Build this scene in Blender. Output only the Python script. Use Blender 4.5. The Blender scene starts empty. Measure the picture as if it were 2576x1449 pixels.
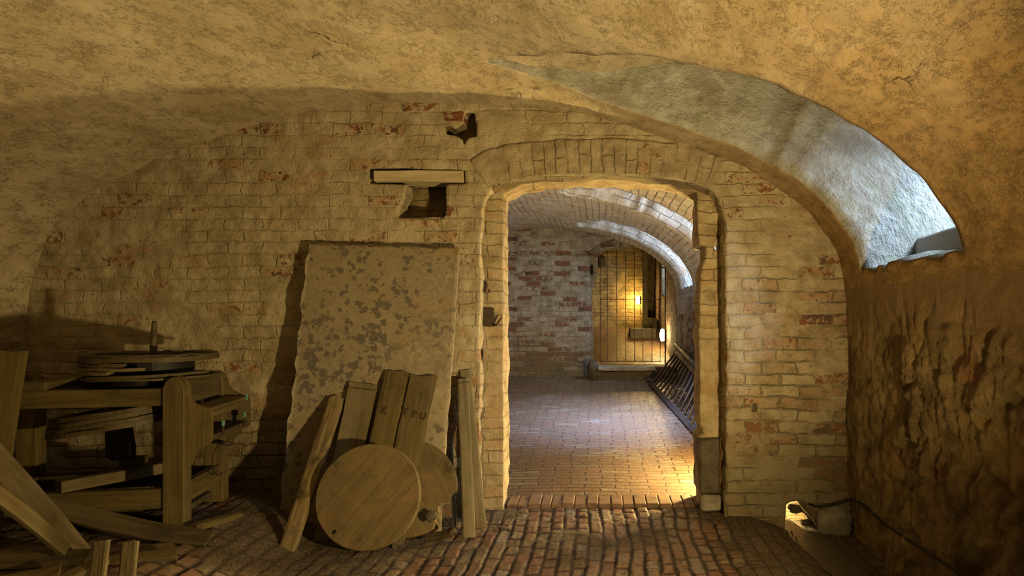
import bpy, bmesh, math, random
import numpy as np
from mathutils import Vector, Matrix
random.seed(7)
C = bpy.context.scene.collection
F, CX, HY, CAMZ = 1600.0, 1510.0, 800.0, 1.25      # focal length in px, vanishing point of the depth axis, eye height

def P(px, py, Y):
    """point of the place at distance Y seen at that pixel (used to read sizes off the photograph)"""
    return Vector(((px-CX)*Y/F, Y, CAMZ-(py-HY)*Y/F))

# ------------------------------------------------------------------ numpy noise
_rng = np.random.RandomState(11)
_T = _rng.rand(64, 64, 64).astype(np.float32)
def vn(x, y, z=0.0, scale=1.0, seed=0):
    x = np.asarray(x, float)*scale+seed*7.31; y = np.asarray(y, float)*scale+seed*3.77
    z = np.zeros_like(x)+np.asarray(z, float)*scale+seed*1.93
    xi, yi, zi = np.floor(x).astype(int), np.floor(y).astype(int), np.floor(z).astype(int)
    fx, fy, fz = x-xi, y-yi, z-zi
    fx = fx*fx*(3-2*fx); fy = fy*fy*(3-2*fy); fz = fz*fz*(3-2*fz)
    r = 0
    for dx in (0, 1):
        for dy in (0, 1):
            for dz in (0, 1):
                w = (fx if dx else 1-fx)*(fy if dy else 1-fy)*(fz if dz else 1-fz)
                r = r+w*_T[(xi+dx) % 64, (yi+dy) % 64, (zi+dz) % 64]
    return r*2-1
def fbm(x, y, z=0.0, scale=1.0, oct=4, seed=0, gain=.5):
    r, a = 0, 1.0
    for k in range(oct):
        r = r+a*vn(x, y, z, scale*2**k, seed+k*5)
        a *= gain
    return r
def sstep(a, b, x):
    t = np.clip((np.asarray(x, float)-a)/(b-a), 0, 1)
    return t*t*(3-2*t)
def worley(x, y, scale=1.0, seed=0, sx=1.0):
    """cellular noise: distance to the nearest and second nearest feature point, cell value"""
    x = np.asarray(x, float)*scale*sx; y = np.asarray(y, float)*scale
    xi, yi = np.floor(x).astype(int), np.floor(y).astype(int)
    d1 = np.full(x.shape, 9.0); d2 = np.full(x.shape, 9.0); cv = np.zeros(x.shape)
    for i in (-1, 0, 1):
        for j in (-1, 0, 1):
            cx, cy = xi+i, yi+j
            px = cx+_T[cx % 64, cy % 64, seed % 64]; py = cy+_T[cx % 64, cy % 64, (seed+1) % 64]
            d = np.hypot(px-x, py-y)
            v = _T[cx % 64, cy % 64, (seed+2) % 64]
            near = d < d1
            d2 = np.where(near, d1, np.minimum(d2, d)); cv = np.where(near, v, cv); d1 = np.where(near, d, d1)
    return d1, d2, cv

# ------------------------------------------------------------------ materials
class NT:
    def __init__(s, name):
        s.m = bpy.data.materials.new(name); s.m.use_nodes = True
        s.t = s.m.node_tree; s.n = s.t.nodes; s.l = s.t.links
        s.b = s.n['Principled BSDF']
    def put(s, sock, v):
        if v is None: return
        if isinstance(v, bpy.types.NodeSocket): s.l.new(v, sock)
        elif isinstance(v, (tuple, list)) and len(v) == 3 and sock.type == 'RGBA': sock.default_value = (*v, 1)
        else: sock.default_value = v
    def attr(s, name, out='Fac'):
        n = s.n.new('ShaderNodeAttribute'); n.attribute_name = name; return n.outputs[out]
    def uv(s):
        n = s.n.new('ShaderNodeUVMap'); n.uv_map = 'UVMap'; return n.outputs[0]
    def obj(s):
        return s.n.new('ShaderNodeTexCoord').outputs['Object']
    def vm(s, op, a, b=None):
        n = s.n.new('ShaderNodeVectorMath'); n.operation = op; s.put(n.inputs[0], a); s.put(n.inputs[1], b); return n.outputs[0]
    def scl(s, v, sc):
        return s.vm('MULTIPLY', v, sc)
    def noise(s, vec, scale, detail=4, rough=.55, out='Fac', dist=0.0):
        n = s.n.new('ShaderNodeTexNoise'); s.put(n.inputs['Vector'], vec); n.inputs['Scale'].default_value = scale
        n.inputs['Detail'].default_value = detail; n.inputs['Roughness'].default_value = rough; n.inputs['Distortion'].default_value = dist
        return n.outputs[out]
    def vor(s, vec, scale, feature='F1', out='Distance', rnd=1.0):
        n = s.n.new('ShaderNodeTexVoronoi'); n.feature = feature; s.put(n.inputs['Vector'], vec); n.inputs['Scale'].default_value = scale
        n.inputs['Randomness'].default_value = rnd
        return n.outputs[out]
    def brick(s, vec, w=.225, h=.075, mort=.009, smooth=.4):
        n = s.n.new('ShaderNodeTexBrick'); s.put(n.inputs['Vector'], vec)
        n.inputs['Color1'].default_value = (0, 0, 0, 1); n.inputs['Color2'].default_value = (1, 1, 1, 1); n.inputs['Mortar'].default_value = (.5, .5, .5, 1)
        n.inputs['Scale'].default_value = 1; n.inputs['Mortar Size'].default_value = mort; n.inputs['Mortar Smooth'].default_value = smooth
        n.inputs['Brick Width'].default_value = w; n.inputs['Row Height'].default_value = h; n.inputs['Bias'].default_value = 0
        return n.outputs['Color'], n.outputs['Fac']
    def m_(s, op, a, b=None, c=None, clamp=False):
        n = s.n.new('ShaderNodeMath'); n.operation = op; n.use_clamp = clamp
        s.put(n.inputs[0], a); s.put(n.inputs[1], b); s.put(n.inputs[2], c); return n.outputs[0]
    def step(s, x, a, b, lo=0.0, hi=1.0):
        n = s.n.new('ShaderNodeMapRange'); n.interpolation_type = 'SMOOTHSTEP'; s.put(n.inputs[0], x)
        n.inputs[1].default_value = a; n.inputs[2].default_value = b; n.inputs[3].default_value = lo; n.inputs[4].default_value = hi
        return n.outputs[0]
    def mix(s, f, a, b, mode='MIX'):
        n = s.n.new('ShaderNodeMix'); n.data_type = 'RGBA'; n.blend_type = mode
        s.put(n.inputs[0], f); s.put(n.inputs[6], a); s.put(n.inputs[7], b); return n.outputs[2]
    def sep(s, v):
        n = s.n.new('ShaderNodeSeparateXYZ'); s.put(n.inputs[0], v); return n.outputs
    def bump(s, h, dist=1.0, strength=1.0, normal=None):
        n = s.n.new('ShaderNodeBump'); n.inputs['Distance'].default_value = dist; n.inputs['Strength'].default_value = strength
        s.put(n.inputs['Height'], h); s.put(n.inputs['Normal'], normal); return n.outputs[0]
    def done(s, color, rough=.85, normal=None, spec=.3, metal=0.0):
        s.put(s.b.inputs['Base Color'], color); s.put(s.b.inputs['Roughness'], rough); s.put(s.b.inputs['Normal'], normal)
        s.b.inputs['Specular IOR Level'].default_value = spec; s.b.inputs['Metallic'].default_value = metal
        return s.m

def mat_brick(name, plaster=(.60, .55, .45), dirty=(.36, .33, .25), red=(.235, .085, .045), dark=(.10, .07, .055),
              expose=.86, w=.225, h=.075, relief=.006, damp_z=None, damp_x=None, damp_k=.10, ragged=.75, mort_dark=.0):
    """whitewashed brickwork; worn bricks show where the wash has come off"""
    n = NT(name); uv = n.uv()
    wob = n.scl(n.vm('SUBTRACT', n.noise(uv, 3.2, 3, out='Color'), (.5, .5, .5)), (.13, .055, 0))
    wob2 = n.scl(n.vm('SUBTRACT', n.noise(uv, 22.0, 3, out='Color'), (.5, .5, .5)), (.03, .020, 0))
    v = n.vm('ADD', n.vm('ADD', uv, wob), wob2)
    bc, mf = n.brick(v, w, h, .011, 1.0)
    dampf = n.step(n.m_('ADD', n.sep(uv)[1], n.m_('MULTIPLY', n.noise(uv, 3.0, 4), .7)), (damp_z or -9)+.95, (damp_z or -9)-.05)
    if damp_x is not None:
        q = n.m_('MULTIPLY', n.step(n.sep(uv)[0], damp_x, damp_x+.3), n.step(n.m_('ADD', n.sep(uv)[1], n.m_('MULTIPLY', n.noise(uv, 3.0, 4), .7)), 2.4, 1.6))
        dampf = n.m_('MAXIMUM', dampf, q)
    big = n.noise(uv, 1.3, 3); mid = n.noise(uv, 7.0, 5, .6); fine = n.noise(uv, 60.0, 6, .65); rag = n.noise(uv, 24.0, 5, .7)
    skim = n.step(n.noise(uv, 1.9, 4, .6), .36, .60)      # thick skim hides the joints in places
    mfc = mf; mf2 = n.m_('MULTIPLY', mf, n.m_('ADD', .25, n.m_('MULTIPLY', skim, .75)))
    # worn-off wash: a few whole bricks, ragged
    e = n.m_('ADD', n.m_('MULTIPLY', bc, .42), n.m_('ADD', n.m_('MULTIPLY', big, .45), n.m_('MULTIPLY', rag, ragged)))
    if damp_z is not None:
        e = n.m_('ADD', e, n.step(n.sep(uv)[1], damp_z, damp_z-.3, 0, damp_k))
    ex = n.m_('MULTIPLY', n.step(e, expose, expose+.06), n.step(mf, .55, .2))
    pl = n.mix(n.step(mid, .35, .68), plaster, dirty)
    pl = n.mix(n.step(rag, .58, .72, 0, .6), pl, tuple(c*.55 for c in dirty))
    tint = n.mix(n.m_('MULTIPLY', n.step(bc, .5, .95, 0, .45), n.step(mid, .4, .6)), pl, (.48, .27, .14))
    tint = n.mix(n.m_('MULTIPLY', n.step(mf2, .2, .9), n.m_('ADD', .28+mort_dark, n.m_('MULTIPLY', dampf, .45))), tint, tuple(c*.6 for c in dirty))
    tint = n.mix(n.m_('MULTIPLY', n.m_('MULTIPLY', dampf, n.step(mf, .6, .1)), n.step(bc, .15, .7, .1, .6)), tint, (.33, .20, .12))
    br = n.mix(n.step(n.noise(uv, 4.1, 2), .52, .62), red, dark)
    br = n.mix(n.step(fine, .45, .75, 0, .5), br, tuple(min(1, c*1.9) for c in red))
    col = n.mix(ex, tint, br)
    col = n.mix(n.step(n.noise(uv, 2.2, 5, .7), .56, .76, 0, .6), col, (.19, .18, .095))
    col = n.mix(n.step(n.noise(n.scl(uv, (1, 1.6, 1)), 9.0, 9, .82), .58, .68, 0, .6), col, (.16, .125, .07))
    if damp_z is not None:
        col = n.mix(n.step(n.m_('ADD', n.sep(uv)[1], n.m_('MULTIPLY', mid, .5)), damp_z+.35, damp_z-.35, 0, .65), col, (.15, .135, .08))
    grime = n.m_('MULTIPLY', n.m_('ADD', .25, n.m_('MULTIPLY', dampf, .75)), n.step(n.noise(uv, 9.0, 8, .75), .47, .60))
    col = n.mix(n.m_('MULTIPLY', grime, .55), col, (.16, .125, .06))
    pit = n.step(n.noise(uv, 42.0, 7, .8), .64, .70)
    col = n.mix(n.m_('MULTIPLY', pit, .65), col, (.07, .05, .03))
    hgt = n.m_('MULTIPLY', n.step(mf2, 1.0, .1), n.m_('ADD', relief, n.m_('MULTIPLY', dampf, .007)))
    hgt = n.m_('ADD', hgt, n.m_('MULTIPLY', bc, relief*.6))
    hgt = n.m_('ADD', hgt, n.m_('MULTIPLY', mid, .018))
    hgt = n.m_('ADD', hgt, n.m_('MULTIPLY', rag, .015))
    hgt = n.m_('SUBTRACT', n.m_('ADD', hgt, n.m_('MULTIPLY', fine, .004)), n.m_('MULTIPLY', pit, .004))
    hgt = n.m_('SUBTRACT', hgt, n.m_('MULTIPLY', ex, .004))
    return n.done(col, .9, n.bump(hgt), .2)

def mat_plaster(name, a=(.48, .42, .31), b=(.38, .32, .215), streak=(1, .6), damp=True):
    n = NT(name); uv = n.uv()
    su = n.scl(uv, (streak[0], streak[1], 1))
    n1 = n.noise(su, 3.0, 6, .62, dist=.4); n2 = n.noise(su, 14.0, 6, .7); n3 = n.noise(uv, 70.0, 5, .7); big = n.noise(uv, .8, 4, .6)
    sp = n.noise(n.scl(uv, (1.0, .5, 1)), 22.0, 8, .8)
    col = n.mix(n.step(n1, .38, .66), a, b)
    col = n.mix(n.step(n2, .52, .72, 0, .4), col, (.29, .22, .12))
    col = n.mix(n.step(big, .55, .75, 0, .3), col, (.42, .33, .16))
    col = n.mix(n.step(n2, .40, .28, 0, .4), col, (.54, .46, .28))
    col = n.mix(n.step(sp, .66, .74, 0, .8), col, (.13, .09, .05))
    crk = n.vor(n.vm('ADD', uv, n.scl(n.noise(uv, 3.0, 5, .6, out='Color'), (.5, .5, 0))), 1.1, 'DISTANCE_TO_EDGE')
    ck = n.m_('MULTIPLY', n.step(crk, .010, .002), n.step(n.noise(uv, 1.7, 2), .60, .68))
    if damp: col = n.mix(n.step(n.m_('ADD', n.sep(uv)[0], n.m_('MULTIPLY', n1, .9)), 5.0, 6.9), col, n.mix(n.step(n2, .4, .6), (.36, .235, .10), (.25, .16, .07)))
    col = n.mix(n.m_('MULTIPLY', ck, .8), col, (.08, .055, .03))
    f1 = n.noise(n.scl(uv, (1, .7, 1)), 5.0, 9, .74, dist=.3); f2 = n.noise(n.scl(uv, (1, .6, 1)), 11.0, 9, .78)
    fl1 = n.step(f1, .50, .515); fl2 = n.step(f2, .555, .57)
    col = n.mix(n.m_('MULTIPLY', fl1, .12), col, (.30, .235, .14)); col = n.mix(n.m_('MULTIPLY', fl2, .22), col, (.24, .18, .10))
    col = n.mix(n.m_('MULTIPLY', n.step(f2, .42, .38), .18), col, (.60, .50, .32))
    h = n.m_('ADD', n.m_('MULTIPLY', n1, .028), n.m_('ADD', n.m_('MULTIPLY', n2, .006), n.m_('MULTIPLY', n3, .0020)))
    h = n.m_('SUBTRACT', h, n.m_('ADD', n.m_('MULTIPLY', fl1, .0016), n.m_('MULTIPLY', fl2, .002)))
    h = n.m_('SUBTRACT', h, n.m_('MULTIPLY', ck, .012)); h = n.m_('SUBTRACT', h, n.m_('MULTIPLY', n.step(sp, .66, .74), .003))
    return n.done(col, .88, n.bump(h), .2)

def mat_shaft(name):
    n = NT(name); uv = n.uv()
    n1 = n.noise(uv, 4.0, 6, .65); n2 = n.noise(uv, 16.0, 6, .7); n3 = n.noise(uv, 60.0, 5, .7)
    col = n.mix(n.step(n1, .45, .62), (.47, .48, .46), (.33, .31, .27))
    col = n.mix(n.step(n2, .56, .7, 0, .7), col, (.30, .33, .20))
    col = n.mix(n.step(n.noise(uv, 7.0, 4, .6), .62, .72, 0, .7), col, (.34, .27, .22))
    pk = n.noise(uv, 5.5, 9, .75); p1 = n.step(pk, .49, .51)
    col = n.mix(n.m_('MULTIPLY', p1, .45), col, (.27, .25, .21)); col = n.mix(n.m_('MULTIPLY', n.step(n.noise(uv, 2.6, 4, .6), .5, .62), .5), col, (.30, .33, .22))
    h = n.m_('ADD', n.m_('MULTIPLY', n1, .03), n.m_('ADD', n.m_('MULTIPLY', n2, .022), n.m_('MULTIPLY', n3, .005)))
    return n.done(col, .8, n.bump(h), .3)

def mat_rock(name):
    n = NT(name); uv = n.uv()
    st = n.scl(uv, (1.0, .72, 1))
    n1 = n.noise(st, 4.5, 8, .72); n2 = n.noise(st, 20.0, 7, .78); n3 = n.noise(uv, 90.0, 5, .7)
    col = n.mix(n.step(n1, .40, .62), (.46, .33, .15), (.17, .12, .055))
    col = n.mix(n.step(n2, .55, .72, 0, .7), col, (.62, .47, .21))
    col = n.mix(n.step(n2, .42, .30, 0, .7), col, (.05, .05, .03))
    col = n.mix(n.step(n.noise(uv, 2.0, 4), .56, .68, 0, .6), col, (.22, .22, .09))
    col = n.mix(n.step(n.noise(uv, 3.1, 4, .6), .58, .70, 0, .75), col, (.45, .22, .08))
    h = n.m_('ADD', n.m_('MULTIPLY', n1, .07), n.m_('ADD', n.m_('MULTIPLY', n2, .040), n.m_('MULTIPLY', n3, .007)))
    col = n.mix(n.step(n.m_('ADD', n.sep(uv)[1], n.m_('MULTIPLY', n1, .5)), 1.15, 1.70), col, n.mix(n1, (.42, .275, .118), (.30, .195, .085)))
    return n.done(col, n.step(n1, .3, .7, .4, .8), n.bump(h), .45)

def mat_floor_near(name):
    n = NT(name); uv = n.uv()
    bid = n.attr('brick_value'); gap = n.attr('gap'); dirt = n.attr('dirt')
    n1 = n.noise(uv, 30.0, 5, .7); n2 = n.noise(uv, 110.0, 4, .7); n3 = n.noise(uv, 5.0, 4, .6)
    col = n.mix(bid, (.235, .12, .075), (.20, .145, .095))
    col = n.mix(n.step(bid, .72, .95, 0, .8), col, (.28, .235, .19))
    col = n.mix(n.step(n1, .5, .7, 0, .75), col, (.11, .075, .045))
    col = n.mix(n.step(n3, .5, .7, 0, .5), col, (.22, .19, .11))
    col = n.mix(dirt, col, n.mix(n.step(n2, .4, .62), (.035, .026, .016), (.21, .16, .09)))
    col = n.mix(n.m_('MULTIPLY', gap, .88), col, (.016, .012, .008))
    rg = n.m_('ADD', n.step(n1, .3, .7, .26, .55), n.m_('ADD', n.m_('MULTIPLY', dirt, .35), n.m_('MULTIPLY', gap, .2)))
    h = n.m_('ADD', n.m_('MULTIPLY', n1, .010), n.m_('MULTIPLY', n2, n.m_('ADD', .0018, n.m_('MULTIPLY', dirt, .006))))
    return n.done(col, rg, n.bump(h), .5)

def mat_floor_brick(name):
    n = NT(name); uv = n.uv()
    wob = n.scl(n.vm('SUBTRACT', n.noise(uv, 3.0, 2, out='Color'), (.5, .5, .5)), (.11, .07, 0))
    wob = n.vm('ADD', wob, n.scl(n.vm('SUBTRACT', n.noise(uv, 22.0, 2, out='Color'), (.5, .5, .5)), (.02, .012, 0)))
    v = n.vm('ADD', uv, wob)
    bc, mf = n.brick(v, .235, .070, .006, .6)
    n1 = n.noise(uv, 26.0, 5, .7); n2 = n.noise(uv, 3.0, 3); n3 = n.noise(uv, 90.0, 4, .7)
    col = n.mix(bc, (.24, .135, .07), (.21, .15, .09))
    col = n.mix(n.step(bc, .7, 1.0, 0, .7), col, (.33, .25, .16))
    col = n.mix(n.step(n1, .52, .7, 0, .6), col, (.12, .08, .05))
    ns = n.noise(n.scl(uv, (9, 60, 1)), 1.0, 5, .65)
    col = n.mix(n.step(ns, .5, .68, 0, .5), col, (.09, .06, .035))
    col = n.mix(n.step(n2, .5, .7, 0, .5), col, (.16, .10, .06))
    col = n.mix(n.m_('MULTIPLY', mf, .9), col, (.02, .013, .008))
    h = n.m_('ADD', n.m_('MULTIPLY', n.step(mf, 1.0, .1), .014), n.m_('ADD', n.m_('MULTIPLY', bc, .022), n.m_('ADD', n.m_('ADD', n.m_('MULTIPLY', n1, .008), n.m_('MULTIPLY', ns, .012)), n.m_('MULTIPLY', n3, .002))))
    rg = n.m_('ADD', n.step(n1, .3, .7, .17, .42), n.m_('MULTIPLY', mf, .3))
    return n.done(col, rg, n.bump(h), .55)

def mat_wood(name, a=(.13, .10, .043), b=(.075, .055, .023), stain=(.04, .029, .012), amount=.55, rough=.6, cross=False, rust=None, scale=1.0, axis='X'):
    """grain along a local axis"""
    n = NT(name); o = n.obj()
    if axis != 'X':
        q = n.sep(o); cb = n.n.new('ShaderNodeCombineXYZ'); k = {'Y': (1, 0, 2), 'Z': (2, 1, 0)}[axis]
        for i in range(3): n.put(cb.inputs[i], q[k[i]])
        o = cb.outputs[0]
    oi = n.n.new('ShaderNodeObjectInfo').outputs['Random']
    off = n.n.new('ShaderNodeCombineXYZ'); n.put(off.inputs[0], n.m_('MULTIPLY', oi, 9.0)); n.put(off.inputs[1], n.m_('MULTIPLY', oi, 5.0))
    v = n.vm('ADD', o, off.outputs[0])
    g = n.noise(n.scl(v, (2.2*scale, 34*scale, 34*scale)), 1.0, 6, .65, dist=.4)
    g2 = n.noise(n.scl(v, (6*scale, 150*scale, 150*scale)), 1.0, 4, .6)
    s1 = n.noise(v, 6.0*scale, 5, .65); s2 = n.noise(v, 2.3*scale, 3)
    col = n.mix(n.step(g, .34, .66), a, b)
    col = n.mix(n.step(g2, .55, .75, 0, .4), col, stain)
    col = n.mix(n.step(s1, .5, .72, 0, amount), col, stain)
    col = n.mix(n.step(s2, .42, .65, 0, .3), col, tuple(min(1, c*1.35) for c in a))
    if rust: col = n.mix(n.step(s1, .48, .34, 0, .65), col, rust)
    h = n.m_('ADD', n.m_('MULTIPLY', g, .004), n.m_('ADD', n.m_('MULTIPLY', g2, .0012), n.m_('MULTIPLY', s1, .004)))
    if cross:
        c = n.noise(n.scl(v, (120, 8, 8)), 1.0, 4, .6)
        col = n.mix(n.step(c, .55, .72, 0, .4), col, tuple(min(1, q*1.5) for q in a)); h = n.m_('ADD', h, n.m_('MULTIPLY', c, .0015))
    return n.done(col, n.step(s1, .3, .7, rough-.1, rough+.2), n.bump(h), .35)

def mat_slab(name):
    n = NT(name); o = n.obj()
    uv = n.uv()
    reg = n.noise(o, 2.2, 3, .5)
    n1 = n.noise(o, 15.0, 8, .70); n2 = n.noise(o, 34.0, 6, .7); n3 = n.noise(o, 130.0, 4, .7)
    vx = n.vor(n.vm('ADD', o, n.scl(n.noise(o, 18.0, 3, out='Color'), (.05, .05, .05))), 20.0)
    blot = n.m_('ADD', n.m_('MULTIPLY', n1, .9), n.m_('MULTIPLY', n.m_('SUBTRACT', .6, vx), .35))
    zz = n.sep(o)[2]; band = n.m_('MULTIPLY', n.step(zz, .60, .85), n.step(zz, 1.75, .95))
    blot = n.m_('ADD', blot, n.m_('MULTIPLY', n.m_('SUBTRACT', n2, .5), .35))
    blot = n.m_('ADD', blot, n.m_('MULTIPLY', n.m_('SUBTRACT', band, .55), .06))
    m1 = n.m_('MULTIPLY', n.step(blot, .525, .545), n.step(reg, .33, .50))
    base = n.mix(n.step(n2, .35, .65), (.30, .255, .175), (.225, .19, .13))
    base = n.mix(n.step(n.noise(o, 1.6, 3), .5, .66, 0, .6), base, (.36, .30, .19))
    col = n.mix(n.m_('MULTIPLY', m1, .85), base, (.115, .10, .085))
    rim = n.m_('MULTIPLY', n.step(blot, .49, .53), n.step(blot, .56, .54))
    col = n.mix(n.m_('MULTIPLY', rim, .4), col, (.55, .45, .27))
    spot = n.vor(o, 7.0)
    col = n.mix(n.m_('MULTIPLY', n.step(spot, .13, .09), .7), col, (.10, .09, .08))
    col = n.mix(n.m_('MULTIPLY', n.step(n.noise(o, 1.9, 2, .4), .63, .72), .7), col, (.33, .20, .05))
    h = n.m_('ADD', n.m_('MULTIPLY', n2, .004), n.m_('ADD', n.m_('MULTIPLY', n3, .0012), n.m_('MULTIPLY', m1, -.003)))
    return n.done(col, .8, n.bump(h), .3)

def mat_simple(name, col, rough=.7, metal=0.0, var=.4, scale=30, bump=.003):
    n = NT(name); o = n.obj(); v = n.noise(o, scale, 5, .65)
    c = n.mix(n.step(v, .35, .7), col, tuple(q*(1-var) for q in col))
    return n.done(c, rough, n.bump(n.m_('MULTIPLY', v, bump)), .4, metal)

def mat_emit(name, col, strength):
    m = bpy.data.materials.new(name); m.use_nodes = True; b = m.node_tree.nodes['Principled BSDF']
    b.inputs['Emission Color'].default_value = (*col, 1); b.inputs['Emission Strength'].default_value = strength
    b.inputs['Base Color'].default_value = (.8, .8, .75, 1)
    return m

# ------------------------------------------------------------------ helpers
def link(name, me, mat, parent=None, smooth=True):
    if mat is not None: me.materials.append(mat)
    if smooth: me.polygons.foreach_set('use_smooth', [True]*len(me.polygons))
    o = bpy.data.objects.new(name, me); C.objects.link(o)
    if parent is not None: o.parent = parent
    return o
def struct(o):
    o['kind'] = 'structure'; return o
def tag(o, label, cat, group=None, kind=None):
    o['label'] = label; o['category'] = cat
    if group: o['group'] = group
    if kind: o['kind'] = kind
    return o
def empty(name, loc, rz=0.0):
    o = bpy.data.objects.new(name, None); C.objects.link(o); o.location = loc; o.rotation_euler = (0, 0, rz); o.empty_display_size = .1
    return o
def mesh_np(name, co, faces, uvs=None):
    """faces: (n,4) int array; uvs: (n,4,2)"""
    me = bpy.data.meshes.new(name); nf = len(faces)
    me.vertices.add(len(co)); me.vertices.foreach_set('co', np.asarray(co, np.float32).ravel())
    me.loops.add(nf*4); me.loops.foreach_set('vertex_index', np.asarray(faces, np.int32).ravel())
    me.polygons.add(nf); me.polygons.foreach_set('loop_start', np.arange(0, nf*4, 4, dtype=np.int32))
    me.polygons.foreach_set('loop_total', np.full(nf, 4, np.int32))
    if uvs is not None:
        l = me.uv_layers.new(name='UVMap'); l.data.foreach_set('uv', np.asarray(uvs, np.float32).ravel())
    me.update(calc_edges=True); me.validate()
    return me

def poly_info(x, y, poly):
    """signed distance (negative inside) to polygon and closest boundary point"""
    n = len(poly); best = np.full(x.shape, 1e9); cx = np.zeros(x.shape); cy = np.zeros(x.shape); ins = np.zeros(x.shape, bool)
    for i in range(n):
        ax, ay = poly[i]; bx, by = poly[(i+1) % n]
        dx, dy = bx-ax, by-ay; L = dx*dx+dy*dy+1e-12
        t = np.clip(((x-ax)*dx+(y-ay)*dy)/L, 0, 1); qx = ax+t*dx; qy = ay+t*dy
        d = (x-qx)**2+(y-qy)**2; m = d < best
        best = np.where(m, d, best); cx = np.where(m, qx, cx); cy = np.where(m, qy, cy)
        if ay != by:
            c = ((ay > y) != (by > y)) & (x < (bx-ax)*(y-ay)/(by-ay)+ax); ins ^= c
    d = np.sqrt(best)
    return np.where(ins, -d, d), cx, cy

def sheet(name, u0, u1, v0, v1, step, mapf, disp, mat, holes=(), uvswap=False, side_mat=None, keep=None):
    """grid surface mapf(u,v,w) with openings; each hole = (polygon, depth or depth(u,v), rows); edges of the opening are carried
    back by that depth so walls have real thickness"""
    nu, nv = max(1, round((u1-u0)/step))+1, max(1, round((v1-v0)/step))+1
    U, V = np.meshgrid(np.linspace(u0, u1, nu), np.linspace(v0, v1, nv), indexing='ij')
    cu = (U[:-1, :-1]+U[1:, 1:])/2; cv = (V[:-1, :-1]+V[1:, 1:])/2
    owner = np.zeros(cu.shape, int)
    U2, V2 = U.copy(), V.copy()
    for k, (poly, depth, rows) in enumerate(holes, 1):
        s, _, _ = poly_info(cu, cv, poly); owner[s < 0] = k
    if keep is not None: owner[~keep(cu, cv)] = -1
    pad = np.pad(owner, 1, constant_values=-2)
    for k, (poly, depth, rows) in enumerate(holes, 1):
        has_k = np.zeros(U.shape, bool); has_0 = np.zeros(U.shape, bool)
        for a in (0, 1):
            for b in (0, 1):
                q = pad[a:a+nu, b:b+nv]; has_k |= q == k; has_0 |= q == 0
        m = has_k & has_0
        _, px, py = poly_info(U, V, poly)
        U2[m] = px[m]; V2[m] = py[m]
    W = disp(U2, V2)
    co = [np.stack(mapf(U2, V2, W), -1).reshape(-1, 3)]
    idx = np.arange(nu*nv).reshape(nu, nv)
    f = np.stack([idx[:-1, :-1], idx[1:, :-1], idx[1:, 1:], idx[:-1, 1:]], -1)[owner == 0]
    uvv = np.stack([V2, U2] if uvswap else [U2, V2], -1).reshape(-1, 2)
    faces = [f]; uvs = [uvv[f]]; nb = nu*nv; mats = [np.zeros(len(f), int)]
    for k, (poly, depth, rows) in enumerate(holes, 1):
        E = []
        o = owner
        i, j = np.where((o[:-1, :] == 0) & (o[1:, :] == k)); E.append(np.stack([idx[i+1, j+1], idx[i+1, j]], -1))
        i, j = np.where((o[:-1, :] == k) & (o[1:, :] == 0)); E.append(np.stack([idx[i+1, j], idx[i+1, j+1]], -1))
        i, j = np.where((o[:, :-1] == 0) & (o[:, 1:] == k)); E.append(np.stack([idx[i, j+1], idx[i+1, j+1]], -1))
        i, j = np.where((o[:, :-1] == k) & (o[:, 1:] == 0)); E.append(np.stack([idx[i+1, j+1], idx[i, j+1]], -1))
        E = np.concatenate(E)
        vs, inv = np.unique(E, return_inverse=True); inv = inv.reshape(E.shape)
        uu, vv, ww = U2.ravel()[vs], V2.ravel()[vs], W.ravel()[vs]
        D = depth(uu, vv) if callable(depth) else np.full(uu.shape, depth)
        prev = vs
        for r in range(1, rows+1):
            w = ww*(1-r/rows)+D*r/rows
            un, vnn = uu, vv
            if rows > 1:
                jx = .012*fbm(uu*9, vv*9, w*9, 1, 3, seed=k)
                jy = .012*fbm(uu*9, vv*9, w*9+31, 1, 3, seed=k+3)
                un, vnn = uu+jx, vv+jy
            co.append(np.stack(mapf(un, vnn, w), -1)); new = nb+np.arange(len(vs)); nb += len(vs)
            q = np.stack([prev[inv[:, 0]], prev[inv[:, 1]], new[inv[:, 1]], new[inv[:, 0]]], -1)
            faces.append(q)
            w0 = ww*(1-(r-1)/rows)+D*(r-1)/rows
            a = (uu+vv)
            # unwrap the reveal: along the edge and into the depth
            su = np.stack([w0, vv], -1) if True else None
            sn = np.stack([w, vv], -1)
            q0, q1 = inv[:, 0], inv[:, 1]
            horiz = (np.abs(uu[q0]-uu[q1]) > np.abs(vv[q0]-vv[q1]))[:, None]
            def c(ix, wv): return np.where(horiz, np.stack([uu[ix], wv[ix]], -1), np.stack([wv[ix], vv[ix]], -1))
            uvs.append(np.stack([c(q0, w0), c(q1, w0), c(q1, w), c(q0, w)], 1))
            mats.append(np.full(len(q), 1 if side_mat else 0)); prev = new
    me = mesh_np(name, np.concatenate(co), np.concatenate(faces), np.concatenate(uvs))
    o = link(name, me, mat)
    if side_mat:
        me.materials.append(side_mat); me.polygons.foreach_set('material_index', np.concatenate(mats).astype(np.int32))
    return o

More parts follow.
